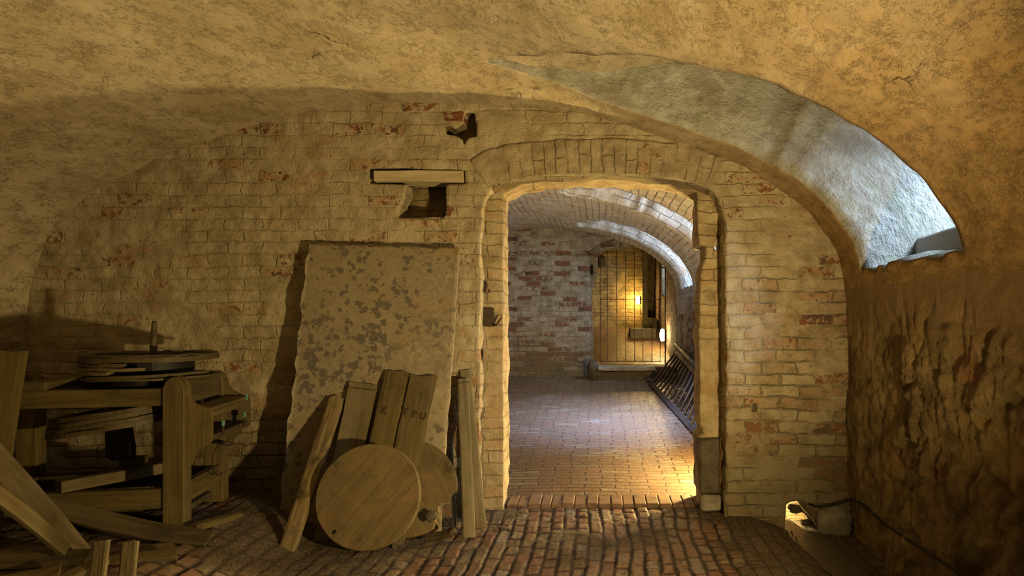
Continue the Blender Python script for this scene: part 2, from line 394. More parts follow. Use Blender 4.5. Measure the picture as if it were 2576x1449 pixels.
def box_bm(bm, x0, x1, y0, y1, z0, z1, bevel=.004, seg=1):
    r = bmesh.ops.create_cube(bm, size=1)
    for v in r['verts']:
        v.co = Vector(((x0+x1)/2+v.co.x*(x1-x0), (y0+y1)/2+v.co.y*(y1-y0), (z0+z1)/2+v.co.z*(z1-z0)))
    if bevel:
        e = list({e for v in r['verts'] for e in v.link_edges})
        bmesh.ops.bevel(bm, geom=e, offset=bevel, segments=seg, affect='EDGES')
def bm_obj(name, bm, mat, parent=None, smooth=False, jitter=0.0, sub=0):
    if sub: bmesh.ops.subdivide_edges(bm, edges=bm.edges[:], cuts=sub, use_grid_fill=True)
    if jitter:
        for v in bm.verts:
            c = v.co
            v.co = c+Vector((float(fbm(c.x, c.y, c.z, 14, 2, 1)), float(fbm(c.x, c.y, c.z, 14, 2, 4)), float(fbm(c.x, c.y, c.z, 14, 2, 8))))*jitter
    bmesh.ops.recalc_face_normals(bm, faces=bm.faces[:])
    me = bpy.data.meshes.new(name); bm.to_mesh(me); bm.free()
    return link(name, me, mat, parent, smooth)
def box(name, mat, x0, x1, y0, y1, z0, z1, parent=None, bevel=.004, jitter=0.0, sub=0):
    bm = bmesh.new(); box_bm(bm, x0, x1, y0, y1, z0, z1, bevel); return bm_obj(name, bm, mat, parent, False, jitter, sub)

def stave_mesh(name, L, w, t, curve=0.0, taper=0.0, cup=0.0, seg=22, rag0=0.0, rag1=0.0, seed=0, bev=.003, wend=None):
    """plank along local X from 0 to L, width along Y, thickness along Z (front face at z=0, back at z=-t)"""
    bm = bmesh.new(); rings = []
    ny = 6
    for i in range(seg+1):
        a = i/seg; k = 2*a-1
        ww = w*(1-taper*k*k)/2
        if wend: ww *= 1+(wend-1)*a
        zc = curve*(1-k*k)
        ring = []
        ys = [-1+2*j/ny for j in range(ny+1)]
        for yy in ys:
            e = bev if abs(yy) > .99 else 0
            rag = 0
            if i == seg: rag = rag1*float(vn(yy*2.3, seed, 0, 1, seed))
            if i == 0: rag = rag0*float(vn(yy*2.3, seed+9, 0, 1, seed))
            ring.append(bm.verts.new((L*a+rag, yy*(ww-e)+.0015*float(vn(a*9, yy, seed)), zc-e+cup*(yy*yy-.5)+.0012*float(vn(a*7, yy*2, seed)))))
        for yy in reversed(ys):
            e = bev if abs(yy) > .99 else 0
            rag = 0
            if i == seg: rag = rag1*float(vn(yy*2.3, seed, 0, 1, seed))
            if i == 0: rag = rag0*float(vn(yy*2.3, seed+9, 0, 1, seed))
            ring.append(bm.verts.new((L*a+rag, yy*(ww-e), zc-t+e+cup*(yy*yy-.5))))
        rings.append(ring)
    n = len(rings[0])
    for i in range(seg):
        for j in range(n):
            bm.faces.new((rings[i][j], rings[i][(j+1) % n], rings[i+1][(j+1) % n], rings[i+1][j]))
    h = n//2
    for R in (rings[0], rings[-1]):
        for j in range(h-1):
            bm.faces.new((R[j], R[j+1], R[n-2-j], R[n-1-j]))
    bmesh.ops.recalc_face_normals(bm, faces=bm.faces[:])
    me = bpy.data.meshes.new(name); bm.to_mesh(me); bm.free(); return me
def frame(A, B, normal):
    x = (B-A).normalized(); z = (normal-x*normal.dot(x)).normalized(); y = z.cross(x)
    return Matrix(((x.x, y.x, z.x, A.x), (x.y, y.y, z.y, A.y), (x.z, y.z, z.z, A.z), (0, 0, 0, 1)))
def stave(name, A, B, w, t, mat, normal=(0, -1, .2), parent=None, **k):
    A, B = Vector(A), Vector(B)
    me = stave_mesh(name, (B-A).length, w, t, **k)
    o = link(name, me, mat, parent, smooth=False)
    o.matrix_local = frame(A, B, Vector(normal)); return o

def tube_bm(bm, pts, r, seg=10, caps=True):
    pts = [Vector(p) for p in pts]; rings = []
    rr = r if isinstance(r, (list, tuple)) else [r]*len(pts)
    for i, p in enumerate(pts):
        d = (pts[min(i+1, len(pts)-1)]-pts[max(i-1, 0)]).normalized()
        up = Vector((0, 0, 1)) if abs(d.z) < .9 else Vector((1, 0, 0))
        a = d.cross(up).normalized(); b = d.cross(a)
        rings.append([bm.verts.new(p+(a*math.cos(q)+b*math.sin(q))*rr[i]) for q in [2*math.pi*s/seg for s in range(seg)]])
    for i in range(len(rings)-1):
        for j in range(seg): bm.faces.new((rings[i][j], rings[i][(j+1) % seg], rings[i+1][(j+1) % seg], rings[i+1][j]))
    if caps:
        bm.faces.new(rings[0]); bm.faces.new(list(reversed(rings[-1])))
def tube(name, pts, r, mat, parent=None, seg=10):
    bm = bmesh.new(); tube_bm(bm, pts, r, seg); return bm_obj(name, bm, mat, parent, True)

# ------------------------------------------------------------------ material set
M = {}
M['wall'] = mat_brick('whitewashed_brick', plaster=(.50, .44, .31), dirty=(.34, .29, .185), damp_z=.75, damp_x=.80, expose=1.0, relief=.0055)
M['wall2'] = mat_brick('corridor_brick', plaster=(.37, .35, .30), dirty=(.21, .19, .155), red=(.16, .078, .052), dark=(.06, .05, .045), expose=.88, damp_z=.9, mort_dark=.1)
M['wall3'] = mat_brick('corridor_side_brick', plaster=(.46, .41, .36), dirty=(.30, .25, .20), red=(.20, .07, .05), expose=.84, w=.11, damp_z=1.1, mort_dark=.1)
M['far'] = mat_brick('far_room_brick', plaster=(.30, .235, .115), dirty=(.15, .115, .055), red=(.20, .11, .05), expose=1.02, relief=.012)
M['vaultbrick'] = mat_brick('vault_brick', plaster=(.56, .54, .52), dirty=(.40, .37, .34), red=(.30, .16, .11), expose=1.2, relief=.010, mort_dark=.45)
M['jamb'] = mat_brick('jamb_brick', plaster=(.50, .41, .26), dirty=(.32, .25, .14), expose=1.15, w=.30, relief=.008)
M['ring'] = mat_brick('arch_ring_brick', plaster=(.44, .37, .25), dirty=(.28, .235, .15), red=(.28, .12, .06), expose=1.03, w=.23, h=.072, relief=.008, mort_dark=.2)
M['plaster'] = mat_plaster('vault_plaster')
M['shaft'] = mat_shaft('shaft_limewash')
M['rock'] = mat_rock('rough_stone')
M['floor'] = mat_floor_near('worn_floor_brick')
M['floorc'] = mat_floor_brick('corridor_floor_brick')
M['slab'] = mat_slab('weathered_slab')
M['wood'] = mat_wood('aged_oak')
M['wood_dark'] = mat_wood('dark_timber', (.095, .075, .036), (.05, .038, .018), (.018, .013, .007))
M['wood_grey'] = mat_wood('grey_stave', (.18, .15, .082), (.13, .105, .056), (.07, .055, .028), cross=True)
M['wood_moss'] = mat_wood('mottled_plank', (.28, .215, .10), (.11, .075, .035), (.04, .028, .014), amount=.95, scale=1.7)
M['wood_yellow'] = mat_wood('yellow_pine', (.135, .102, .036), (.078, .057, .021), (.03, .023, .009), amount=.6)
YP = dict(a=(.135, .102, .036), b=(.078, .057, .021), stain=(.03, .023, .009), amount=.6)
M['yz'] = mat_wood('yellow_pine_upright', axis='Z', **YP); M['yy'] = mat_wood('yellow_pine_cross', axis='Y', **YP)
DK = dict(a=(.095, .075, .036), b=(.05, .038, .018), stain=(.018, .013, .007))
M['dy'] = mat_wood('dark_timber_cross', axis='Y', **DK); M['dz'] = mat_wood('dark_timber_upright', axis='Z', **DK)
M['lid'] = mat_wood('lid_boards', (.16, .118, .052), (.118, .086, .038), (.05, .036, .016), amount=1.0, rust=(.235, .145, .06), scale=.9)
M['beam'] = mat_wood('whitened_beam', (.55, .47, .32), (.40, .33, .21), (.14, .11, .06), amount=.5)
M['iron'] = mat_simple('rusty_iron', (.07, .045, .03), .6, .3)
M['black'] = mat_simple('black_cable', (.012, .011, .010), .6)
M['stone'] = mat_simple('grey_stone', (.30, .27, .21), .75, scale=14, bump=.01)
M['stone_dark'] = mat_simple('dark_damp_stone', (.095, .075, .045), .6, scale=12, bump=.02)
M['brickred'] = mat_simple('loose_brick', (.26, .15, .09), .8, scale=20, bump=.006)
M['copper'] = mat_simple('verdigris', (.16, .36, .27), .6)
M['dirt'] = mat_simple('soil', (.13, .10, .06), .9, scale=60, bump=.02)
M['ink'] = mat_simple('faded_black_ink', (.055, .038, .016), .8)
M['lampglass'] = mat_emit('lit_lamp_glass', (1, .62, .16), 300)
M['lampglass2'] = mat_emit('lit_lamp_glass_near', (1, .70, .28), 190)

# ------------------------------------------------------------------ vault profile of the front cellar
CXV = -1.02
PR = [(0, 2.60), (.5, 2.583), (.95, 2.508), (1.4, 2.385), (1.75, 2.265), (2.0, 2.145), (2.17, 2.045), (2.3, 1.94), (2.4, 1.835), (2.5, 1.67),
      (2.55, 1.50), (2.575, 1.3), (2.58, 1.1), (2.58, .9)]
def smooth_curve(pts, n=40):
    pts = [Vector(p) for p in pts]; out = []
    e = [pts[0]*2-pts[1]]+pts+[pts[-1]*2-pts[-2]]
    for i in range(1, len(e)-2):
        p0, p1, p2, p3 = e[i-1:i+3]
        for k in range(n):
            t = k/n
            out.append(.5*((2*p1)+(-p0+p2)*t+(2*p0-5*p1+4*p2-p3)*t*t+(-p0+3*p1-3*p2+p3)*t**3))
    out.append(pts[-1]); return np.array([tuple(q) for q in out])
full = [(-u, z) for u, z in reversed(PR[1:])]+PR
sc = smooth_curve(full, 30)
class Prof:
    def __init__(s, pts, cx):
        s.x = pts[:, 0]+cx; s.z = pts[:, 1]
        s.s = np.concatenate([[0], np.cumsum(np.hypot(np.diff(s.x), np.diff(s.z)))])
        tx, tz = np.gradient(s.x, s.s), np.gradient(s.z, s.s)
        l = np.hypot(tx, tz); s.nx, s.nz = -tz/l, tx/l       # outward (up / away from the room)
        s.L = s.s[-1]
    def at(s, q, w):
        x = np.interp(q, s.s, s.x); z = np.interp(q, s.s, s.z); nx = np.interp(q, s.s, s.nx); nz = np.interp(q, s.s, s.nz)
        l = np.hypot(nx, nz)+1e-9
        return x+nx/l*w, z+nz/l*w
    def s_of_x_right(s, X):          # arc position on the right-hand half for a given X
        m = s.x >= s.x[len(s.x)//2]-.01; m[:len(s.x)//2] = False
        return float(np.interp(X, s.x[m], s.s[m]))
    def s_of_z_right(s, Z):
        h = len(s.x)//2; return float(np.interp(-Z, -s.z[h:], s.s[h:]))
V1 = Prof(sc, CXV)
def map_v1(u, v, w):
    x, z = V1.at(u, w); return x, v, z
def jag(poly, amp=.012, n=14, seed=0):
    out = []
    for i in range(len(poly)):
        a, b = Vector(poly[i]), Vector(poly[(i+1) % len(poly)])
        d = b-a; nn = max(1, int(d.length/(.06))); nrm = Vector((-d.y, d.x)).normalized() if d.length else Vector((0, 0))
        for k in range(nn):
            q = a+d*k/nn
            if k: q = q+nrm*amp*float(fbm(q.x*5, q.y*5, seed, 3, 3, seed))
            out.append((q.x, q.y))
    return out
s_sill = V1.s_of_z_right(1.53); s_l = V1.s_of_x_right(-.60)
slot1 = jag([(s_l, 3.34), (V1.s_of_x_right(-.15), 3.06), (V1.s_of_x_right(.15), 2.88), (V1.s_of_x_right(.6), 2.75), (s_sill, 2.70), (s_sill, 3.70), (V1.s_of_x_right(.5), 3.70), (V1.s_of_x_right(0), 3.62), (V1.s_of_x_right(-.25), 3.50), (s_l, 3.38)], .022, seed=3)
def d_slot1(s, y):
    x = np.interp(s, V1.s, V1.x); z = np.interp(s, V1.s, V1.z)
    return .045+.47*sstep(-.60, .80, x)**1.3+.75*sstep(.6, 1.3, x)
def disp_v1(u, v):
    x, z = V1.at(u, u*0)
    return .018*fbm(u, v, 0, 1.6, 3, 2)+.005*fbm(u, v, 0, 9, 3, 5)
o = sheet('ceiling', 0, V1.s_of_z_right(1.43), 1.4, 4.02, .03, map_v1, disp_v1, M['plaster'], [(slot1, d_slot1, 14)], uvswap=False, side_mat=M['shaft'])
struct(o)
o = sheet('ceiling', 0, V1.s_of_z_right(1.43), -3.2, 1.4, .12, map_v1, disp_v1, M['plaster']); struct(o)
# roof of the light shaft near the crown and its outer sill wall
def map_roof(u, v, w):
    return map_v1(u, v, d_slot1(u, v)-.012+w)
o = sheet('ceiling', s_l-.05, V1.s_of_x_right(1.0), 2.6, 3.8, .05, map_roof, disp_v1, M['plaster']); struct(o)
o = box('wall_shaft', M['shaft'], 1.84, 2.6, 2.4, 3.90, 1.3, 1.72, bevel=.01, jitter=.012, sub=5); struct(o)
o = box('wall_shaft_outer', M['shaft'], 2.6, 2.75, 2.2, 4.1, 1.4, 3.0, jitter=.01, sub=5); struct(o)
o = box('wall_shaft_sill', M['shaft'], 1.585, 1.95, 2.75, 3.69, 1.47, 1.525, bevel=.008, jitter=.012, sub=6); struct(o)

# ------------------------------------------------------------------ back wall of the front cellar
def X4(px): return (px-CX)/400.0
def Z4(py): return CAMZ-(py-HY)/400.0
arch = [(1208, 560), (1210, 530), (1218, 498), (1233, 478), (1252, 465), (1300, 453), (1370, 446), (1450, 441), (1540, 440), (1620, 444), (1690, 452),
        (1750, 464), (1790, 479), (1812, 500), (1824, 530), (1825, 560)]
door_poly = [(X4(1206), -.5)]+[(X4(1206), z) for z in np.arange(.0, 1.8, .08)]+[(X4(a), Z4(b)) for a, b in arch]+[(X4(1826), z) for z in np.arange(1.8, 0, -.08)]+[(X4(1826), -.5)]
door_poly = [(x+.010*float(vn(x*3, z*3, 0, 4, 1)), z+.006*float(vn(x, z, 3, 5, 2))) for x, z in door_poly]
niche = [(928, 425), (1040, 424), (1170, 430), (1170, 462), (1122, 463), (1121, 540), (1116, 547), (1060, 549), (1000, 549), (1008, 515), (1020, 490), (1021, 464), (930, 462)]
cav = [(1175, 283), (1195, 285), (1200, 318), (1199, 342), (1178, 347), (1168, 366), (1160, 350), (1148, 342), (1122, 338), (1117, 322), (1130, 316), (1146, 326), (1166, 312), (1168, 296)]
vent = [(1891, 1014), (1904, 1013), (1905, 1036), (1891, 1037)]
drain = [(1977, 1268), (1985, 1262), (2018, 1258), (2028, 1264), (2040, 1298), (2058, 1325), (2075, 1375), (1972, 1375), (1974, 1310)]
def pg(l): return [(X4(a), Z4(b)) for a, b in l]
def disp_wall(u, v):
    r = .014*fbm(u, v, 0, 1.8, 3, 21)+.008*fbm(u, v, 0, 9, 3, 25)+.004*fbm(u, v, 0, 24, 2, 27)
    row = v/.075+.15*vn(u, v, 0, 3, 2); fr = row-np.floor(row)
    r = r+.004*(sstep(0, .18, fr)*sstep(1, .82, fr))*-1
    return r
def map_w(u, v, w): return u, 4.0+w, v
o = sheet('wall_back', -3.8, 1.72, -.30, 2.76, .017, map_w, disp_wall, M['wall'],
          [(door_poly, .15, 5), (jag(pg(niche), .006), .16, 4), (jag(pg(cav), .006), .10, 3), (pg(vent), .06, 1), (jag(pg(drain), .008), .36, 6)],
          keep=lambda u, v: ~((v > 2.72)))
struct(o)
# masonry set back behind the rebate, with the narrower opening
inner = [(-.635, -.5)]+[(-.635, z) for z in np.arange(0, 2.0, .08)]+[(-.632, 2.06)]+[(X4(a), Z4(b)+.004) for a, b in arch if 1270 < a < 1765]+[(.64, 2.075)]
rj = [(.636, 1.98), (.640, 1.80), (.646, 1.727), (.692, 1.722), (.694, 1.66), (.668, 1.60), (.652, 1.53), (.650, 1.35), (.648, 1.1), (.652, .8), (.650, .56), (.668, .53), (.680, .49), (.650, .47), (.648, .3), (.655, .12), (.655, -.5)]
inner += rj
inner = [(x+.006*float(vn(x*2, z*4, 5, 4, 7)), z) for x, z in inner]
ap = np.array([(X4(a), Z4(b)) for a, b in arch[3:-3]])
axx = np.interp(np.linspace(0, len(ap)-1, 160), range(len(ap)), ap[:, 0]); axz = np.interp(np.linspace(0, len(ap)-1, 160), range(len(ap)), ap[:, 1])
kk = np.ones(15)/15
axx[7:-7] = np.convolve(axx, kk, 'valid'); axz[7:-7] = np.convolve(axz, kk, 'valid')
RA = Prof(np.stack([axx, axz], -1), 0)
def map_ring(u, v, w):
    x, z = RA.at(u, v); return x, 4.0+disp_wall(x, z)-.004-.006*sstep(.24, .18, v)*sstep(-.0, .05, v)+w, z
o = sheet('wall_back', 0, RA.L, .012, .235, .012, map_ring, lambda u, v: .004*fbm(u, v, 0, 8, 2, 3), M['ring'], [(jag([(-.1, .225), (RA.L+.1, .225), (RA.L+.1, .4), (-.1, .4)], .012), .004, 1)], uvswap=True); struct(o)
lock = [(.742, 1.70), (.752, 1.745), (.770, 1.80), (.782, 1.78), (.79, 1.72), (.785, 1.69)]
def map_w2(u, v, w): return u, 4.15+w, v
def disp_w2(u, v): return .008*fbm(u, v, 0, 4, 3, 31)+.005*fbm(u, v, 0, 14, 2, 33)
o = sheet('wall_back', -.93, .96, -.30, 2.40, .0155, map_w2, disp_w2, M['jamb'], [(inner, .26, 7), (lock, .12, 2)]); struct(o)
o = sheet('wall_back', -1.4, -.85, 1.75, 2.25, .02, lambda u, v, w: (u, 4.20+w, v), lambda u, v: .012*fbm(u, v, 0, 12, 2, 1), M['far']); struct(o)
o = sheet('wall_back', -1.1, -.7, 2.2, 2.6, .05, lambda u, v, w: (u, 4.10+w, v), lambda u, v: .012*fbm(u, v, 0, 12, 2, 1), M['far']); struct(o)
o = box('wall_back', M['stone_dark'], .93, 1.03, 4.04, 4.09, .60, .76); struct(o)  # plug added behind the vent to block lamp light from the recess

# ------------------------------------------------------------------ side walls of the front cellar
def disp_rock(u, v):      # u = Y, v = Z ; positive w is outwards (+X)
    amp = sstep(1.50, .95, v)*(.35+.65*sstep(4.0, 3.2, u))
    wx = u+.10*fbm(u, v, 0, 4, 3, 61); wy = v+.10*fbm(u, v, 5, 4, 3, 62)
    d1, d2, cv = worley(wx, wy, 3.4, 5, sx=1.6)
    stone = sstep(0.0, .36, d2-d1)                     # rounded blocks parted by deep joints
    e1, e2, ev = worley(wx+3, wy+1, 12.0, 9, sx=1.2)
    rub = sstep(0.0, .25, e2-e1)
    r = -stone*(.008+.036*cv)-.006*rub-.010*ev
    r = r+.035*fbm(u, v, 0, 2.2, 4, 43)+.016*fbm(u*1.1, v*.8, 0, 15, 4, 47, .65)
    g = disp_v1(np.interp(-v, -V1.z[len(V1.z)//2:], V1.s[len(V1.z)//2:]), u)
    return (r+.02)*amp+g*(1-amp)
o = sheet('wall_right', 1.2, 4.06, -.35, 1.46, .0125, lambda u, v, w: (np.interp(-v, -V1.z[len(V1.z)//2:], V1.x[len(V1.z)//2:])+w, u, v), disp_rock, M['rock'], [(jag([(3.95, -.4), (3.95, -.02), (4.1, -.02), (4.1, -.4)], .01), .3, 3)]); struct(o)
o = sheet('wall_right', -3.2, 1.2, -.35, 1.46, .1, lambda u, v, w: (1.555+w, u, v), lambda u, v: 0*u, M['rock']); struct(o)
o = sheet('wall_left', -3.2, 4.03, -.2, 1.1, .04, lambda u, v, w: (-3.60-w, u, v), lambda u, v: .014*fbm(u, v, 0, 2, 3, 12), M['wall']); struct(o)
o = sheet('wall_front', -3.8, 1.7, -.35, 2.7, .2, lambda u, v, w: (u, -3.2+w, v), lambda u, v: 0*u, M['plaster']); struct(o)

# ------------------------------------------------------------------ floor of the front cellar
def floor_h(x, y=3.3):
    return .18*sstep(-1.5, -2.05, x)-.05*sstep(.95, 1.35, x)
nx, ny = 780, 250
X, Y = np.meshgrid(np.linspace(-3.7, 1.75, nx), np.linspace(2.35, 4.22, ny), indexing='ij')
xw = X+.022*fbm(X, Y, 0, 1.5, 2, 71)+.005*fbm(X, Y, 0, 14, 2, 73)
pitch = .077
ci = np.floor(xw/pitch); fx = xw/pitch-ci
def hsh(a, b, k=0): return _T[(a.astype(int)*13+k) % 64, (b.astype(int)*7+a.astype(int)*3) % 64, (a.astype(int)+b.astype(int)*5+k*11) % 64]
half = (hsh(ci, ci*0, 3) > .55)
ln = np.where(half, .115, .215)
yw = Y+.006*fbm(X, Y, 0, 12, 2, 75)+hsh(ci, ci*0, 1)*.3
ri = np.floor(yw/ln); fy = yw/ln-ri
ex = np.minimum(fx, 1-fx)*pitch; ey = np.minimum(fy, 1-fy)*ln
ed = np.minimum(ex, ey*1.15)
wgap = .0035+.006*(vn(X, Y, 0, 4, 5)*.5+.5)
solid = sstep(wgap*.5, wgap*2.3, ed)
hv = hsh(ci, ri, 5)
hb = (hv-.5)*.011+(fx-.5)*.008*(hsh(ci, ri, 8)-.5)*2+(fy-.5)*.009*(hsh(ci, ri, 9)-.5)*2
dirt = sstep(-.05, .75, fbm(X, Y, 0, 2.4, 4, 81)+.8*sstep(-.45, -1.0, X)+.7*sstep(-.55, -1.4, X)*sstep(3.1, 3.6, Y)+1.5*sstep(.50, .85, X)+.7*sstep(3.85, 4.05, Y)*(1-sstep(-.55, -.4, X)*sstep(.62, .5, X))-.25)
top = solid*(.008+hb)+.0035*fbm(X, Y, 0, 22, 3, 83)
lump = .012*fbm(X, Y, 0, 9, 4, 85)+.018
Z = top*(1-dirt*.75)+lump*dirt*.6-.012+floor_h(X)+.012*fbm(X, Y, 0, 1.5, 2, 87)
# wet run-off channel from the drain hole towards the room
chx = 1.22+(4.0-Y)*.10
ch = np.exp(-((X-chx)/.17)**2)
Z = Z-.06*ch-.03*sstep(1.3, 1.5, X)
idx = np.arange(nx*ny).reshape(nx, ny)
fc = np.stack([idx[:-1, :-1], idx[1:, :-1], idx[1:, 1:], idx[:-1, 1:]], -1).reshape(-1, 4)
co = np.stack([X, Y, Z], -1).reshape(-1, 3); uvv = co[:, :2]
me = mesh_np('floor', co, fc, uvv[fc])
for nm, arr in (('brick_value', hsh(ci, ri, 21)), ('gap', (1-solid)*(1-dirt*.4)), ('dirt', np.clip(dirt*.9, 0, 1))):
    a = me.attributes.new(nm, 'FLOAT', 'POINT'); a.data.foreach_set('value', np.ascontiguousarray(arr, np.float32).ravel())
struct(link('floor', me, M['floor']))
o = sheet('floor', -3.7, 1.7, -3.2, 2.37, .1, lambda u, v, w: (u, v, w+floor_h(u)), lambda u, v: -.01+.01*fbm(u, v, 0, 3, 2, 4), M['floorc'], uvswap=True); struct(o)
def GZ(x, y):
    """height of the floor under a point"""
    if y < 4.2: return float(floor_h(x))
    return (y-4.44)*.39/5.06+.02

# threshold row of bricks set on edge, one mesh each would be uncountable paving: a single course
bm = bmesh.new(); x = -.62
rr = random.Random(4)
while x < .66:
    w = .066+rr.random()*.020; z = .016+rr.random()*.008; y0 = 4.205+rr.random()*.012
    box_bm(bm, x, x+w-.003, y0, y0+.222, -.06, z, .006); x += w
o = bm_obj('trim_1', bm, mat_wood('threshold_brick', (.22, .14, .085), (.17, .10, .06), (.07, .05, .03), amount=1.0, scale=2.5), jitter=.002, sub=1); struct(o)

# ------------------------------------------------------------------ corridor
def cor_z(y): return (y-4.44)*.39/5.06+.005
o = sheet('floor', -2.95, 1.95, 4.30, 9.6, .04, lambda u, v, w: (u, v, cor_z(v)+w-.01), lambda u, v: .010*fbm(u, v, 0, 1.6, 3, 91)-.02*sstep(.75, 1.1, u)-.14*sstep(1.03, 1.16, u)*(1-sstep(5.0, 5.3, v)), M['floorc']); struct(o)
th = np.linspace(math.pi, 0, 80)
pts = [(-2.0, .9), (-2.0, 1.3)]+[(2.0*math.cos(t), 1.64+.93*math.sin(t)) for t in th]+[(2.0, 1.4), (2.0, 1.3)]
V2 = Prof(np.array(pts), -.86)
def map_v2(u, v, w):
    x, z = V2.at(u, w); return x, v, z
def slotpoly(y0, y1, xl, seed):
    s0 = V2.s_of_z_right(1.66); sl = V2.s_of_x_right(xl)
    return jag([(sl, (y0+y1)/2+.12), (V2.s_of_x_right(xl+.35), y0+.06), (V2.s_of_x_right(xl+.7), y0), (s0, y0), (s0, y1), (V2.s_of_x_right(xl+.5), y1), (sl, y1-.05)], .03, seed=seed)
def d_slot2(s, y):
    x = np.interp(s, V2.s, V2.x); return .03+.35*sstep(-.5, .5, x)+.45*sstep(.4, 1.0, x)
o = sheet('ceiling', 0, V2.L, 4.2, 9.56, .04, map_v2, lambda u, v: .02*fbm(u, v, 0, 1.4, 3, 6)+.006*fbm(u, v, 0, 8, 2, 9), M['vaultbrick'],
          [(slotpoly(4.45, 4.95, .0, 3), d_slot2, 4), (slotpoly(5.80, 6.60, -.35, 4), d_slot2, 8), (slotpoly(7.88, 8.92, -.30, 5), d_slot2, 8)], uvswap=True, side_mat=None); struct(o)
def map_roof2(u, v, w): return map_v2(u, v, d_slot2(u, v)-.01+w)
for a, b in ((4.4, 5.0), (5.75, 6.65), (7.82, 8.98)):
    o = sheet('ceiling', V2.s_of_x_right(-.5), V2.s_of_x_right(.60), a, b, .08, map_roof2, lambda u, v: 0*u, M['vaultbrick'], uvswap=True); struct(o)
o = sheet('wall_right', 5.3, 9.56, -.1, 1.5, .03, lambda u, v, w: (1.14+w, u, v), lambda u, v: .012*fbm(u, v, 0, 2, 3, 14)+.004*fbm(u, v, 0, 12, 2, 8), M['wall3']); struct(o)
# recess behind the right-hand door jamb where a floor lamp stands
o = sheet('wall_right', 4.2, 5.35, -.2, 1.7, .05, lambda u, v, w: (1.95+w, u, v), lambda u, v: .01*fbm(u, v, 0, 3, 2, 3), M['wall3']); struct(o)
o = sheet('wall_right', 1.12, 2.0, -.2, 1.7, .04, lambda u, v, w: (u, 5.33+w, v), lambda u, v: .01*fbm(u, v, 0, 3, 2, 3), M['wall3']); struct(o)
o = sheet('ceiling', 1.10, 2.0, 4.2, 5.36, .1, lambda u, v, w: (u, v, 1.52+w), lambda u, v: 0*u, M['wall3']); struct(o)
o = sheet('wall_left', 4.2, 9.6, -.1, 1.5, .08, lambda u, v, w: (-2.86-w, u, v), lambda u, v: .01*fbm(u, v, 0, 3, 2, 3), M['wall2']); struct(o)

def XY(px, Yv): return (px-CX)*Yv/F
def ZY(py, Yv): return CAMZ-(py-HY)*Yv/F
# end wall with the gateway
Yb = 9.5
gl = [(1485, 990), (1484, 900), (1486, 800), (1485, 740), (1483, 632), (1492, 624), (1506, 615), (1524, 607), (1545, 600), (1580, 593), (1640, 590), (1720, 590), (1760, 640), (1760, 990)]
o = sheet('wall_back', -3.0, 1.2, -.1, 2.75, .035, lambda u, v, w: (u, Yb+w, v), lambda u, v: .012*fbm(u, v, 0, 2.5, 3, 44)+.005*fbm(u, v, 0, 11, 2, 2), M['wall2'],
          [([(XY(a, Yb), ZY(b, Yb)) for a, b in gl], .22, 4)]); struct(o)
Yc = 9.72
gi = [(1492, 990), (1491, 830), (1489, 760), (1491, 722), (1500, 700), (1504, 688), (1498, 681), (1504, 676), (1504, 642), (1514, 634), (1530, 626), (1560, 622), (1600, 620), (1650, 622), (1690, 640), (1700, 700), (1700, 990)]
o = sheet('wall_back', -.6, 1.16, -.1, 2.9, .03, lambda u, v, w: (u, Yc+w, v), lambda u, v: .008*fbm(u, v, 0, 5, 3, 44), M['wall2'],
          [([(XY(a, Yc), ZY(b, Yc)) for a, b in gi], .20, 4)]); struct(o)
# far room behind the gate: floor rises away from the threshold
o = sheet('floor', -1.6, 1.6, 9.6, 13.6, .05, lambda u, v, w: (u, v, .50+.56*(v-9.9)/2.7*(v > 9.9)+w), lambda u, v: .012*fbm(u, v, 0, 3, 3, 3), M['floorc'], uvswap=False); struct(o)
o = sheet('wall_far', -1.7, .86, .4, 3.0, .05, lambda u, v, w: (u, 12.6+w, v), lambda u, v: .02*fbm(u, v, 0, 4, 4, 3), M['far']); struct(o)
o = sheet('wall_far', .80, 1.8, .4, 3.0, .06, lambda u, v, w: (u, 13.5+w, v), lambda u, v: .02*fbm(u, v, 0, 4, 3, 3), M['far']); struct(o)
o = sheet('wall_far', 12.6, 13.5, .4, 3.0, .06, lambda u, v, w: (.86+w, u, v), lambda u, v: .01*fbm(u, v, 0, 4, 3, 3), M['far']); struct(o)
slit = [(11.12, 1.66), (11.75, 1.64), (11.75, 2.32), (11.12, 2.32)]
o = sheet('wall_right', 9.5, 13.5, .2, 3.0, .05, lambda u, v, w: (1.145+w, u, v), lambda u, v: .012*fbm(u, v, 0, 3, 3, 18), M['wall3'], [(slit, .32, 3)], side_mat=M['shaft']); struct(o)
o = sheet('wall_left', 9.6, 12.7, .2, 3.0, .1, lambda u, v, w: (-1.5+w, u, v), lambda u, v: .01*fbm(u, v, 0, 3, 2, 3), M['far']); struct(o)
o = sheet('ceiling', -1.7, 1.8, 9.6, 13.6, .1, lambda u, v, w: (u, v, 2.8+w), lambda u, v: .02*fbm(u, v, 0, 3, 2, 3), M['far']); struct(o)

# ================================================================== THINGS
# ---- wall fittings
beam = box('timber_lintel', M['beam'], X4(941), X4(1166), 3.985, 4.13, Z4(458), Z4(430), bevel=.004, jitter=.006, sub=3)
tag(beam, 'short whitened timber lintel set in the brick wall over the dark square niche', 'beam')
bk = box('broken_brick', mat_simple('exposed_red_brick', (.22, .085, .04), .85, scale=25, bump=.012), X4(1120), X4(1166), 3.985, 4.10, Z4(307), Z4(278), bevel=.008, jitter=.014, sub=2)
tag(bk, 'chipped red brick at the edge of the hole high in the wall', 'brick')

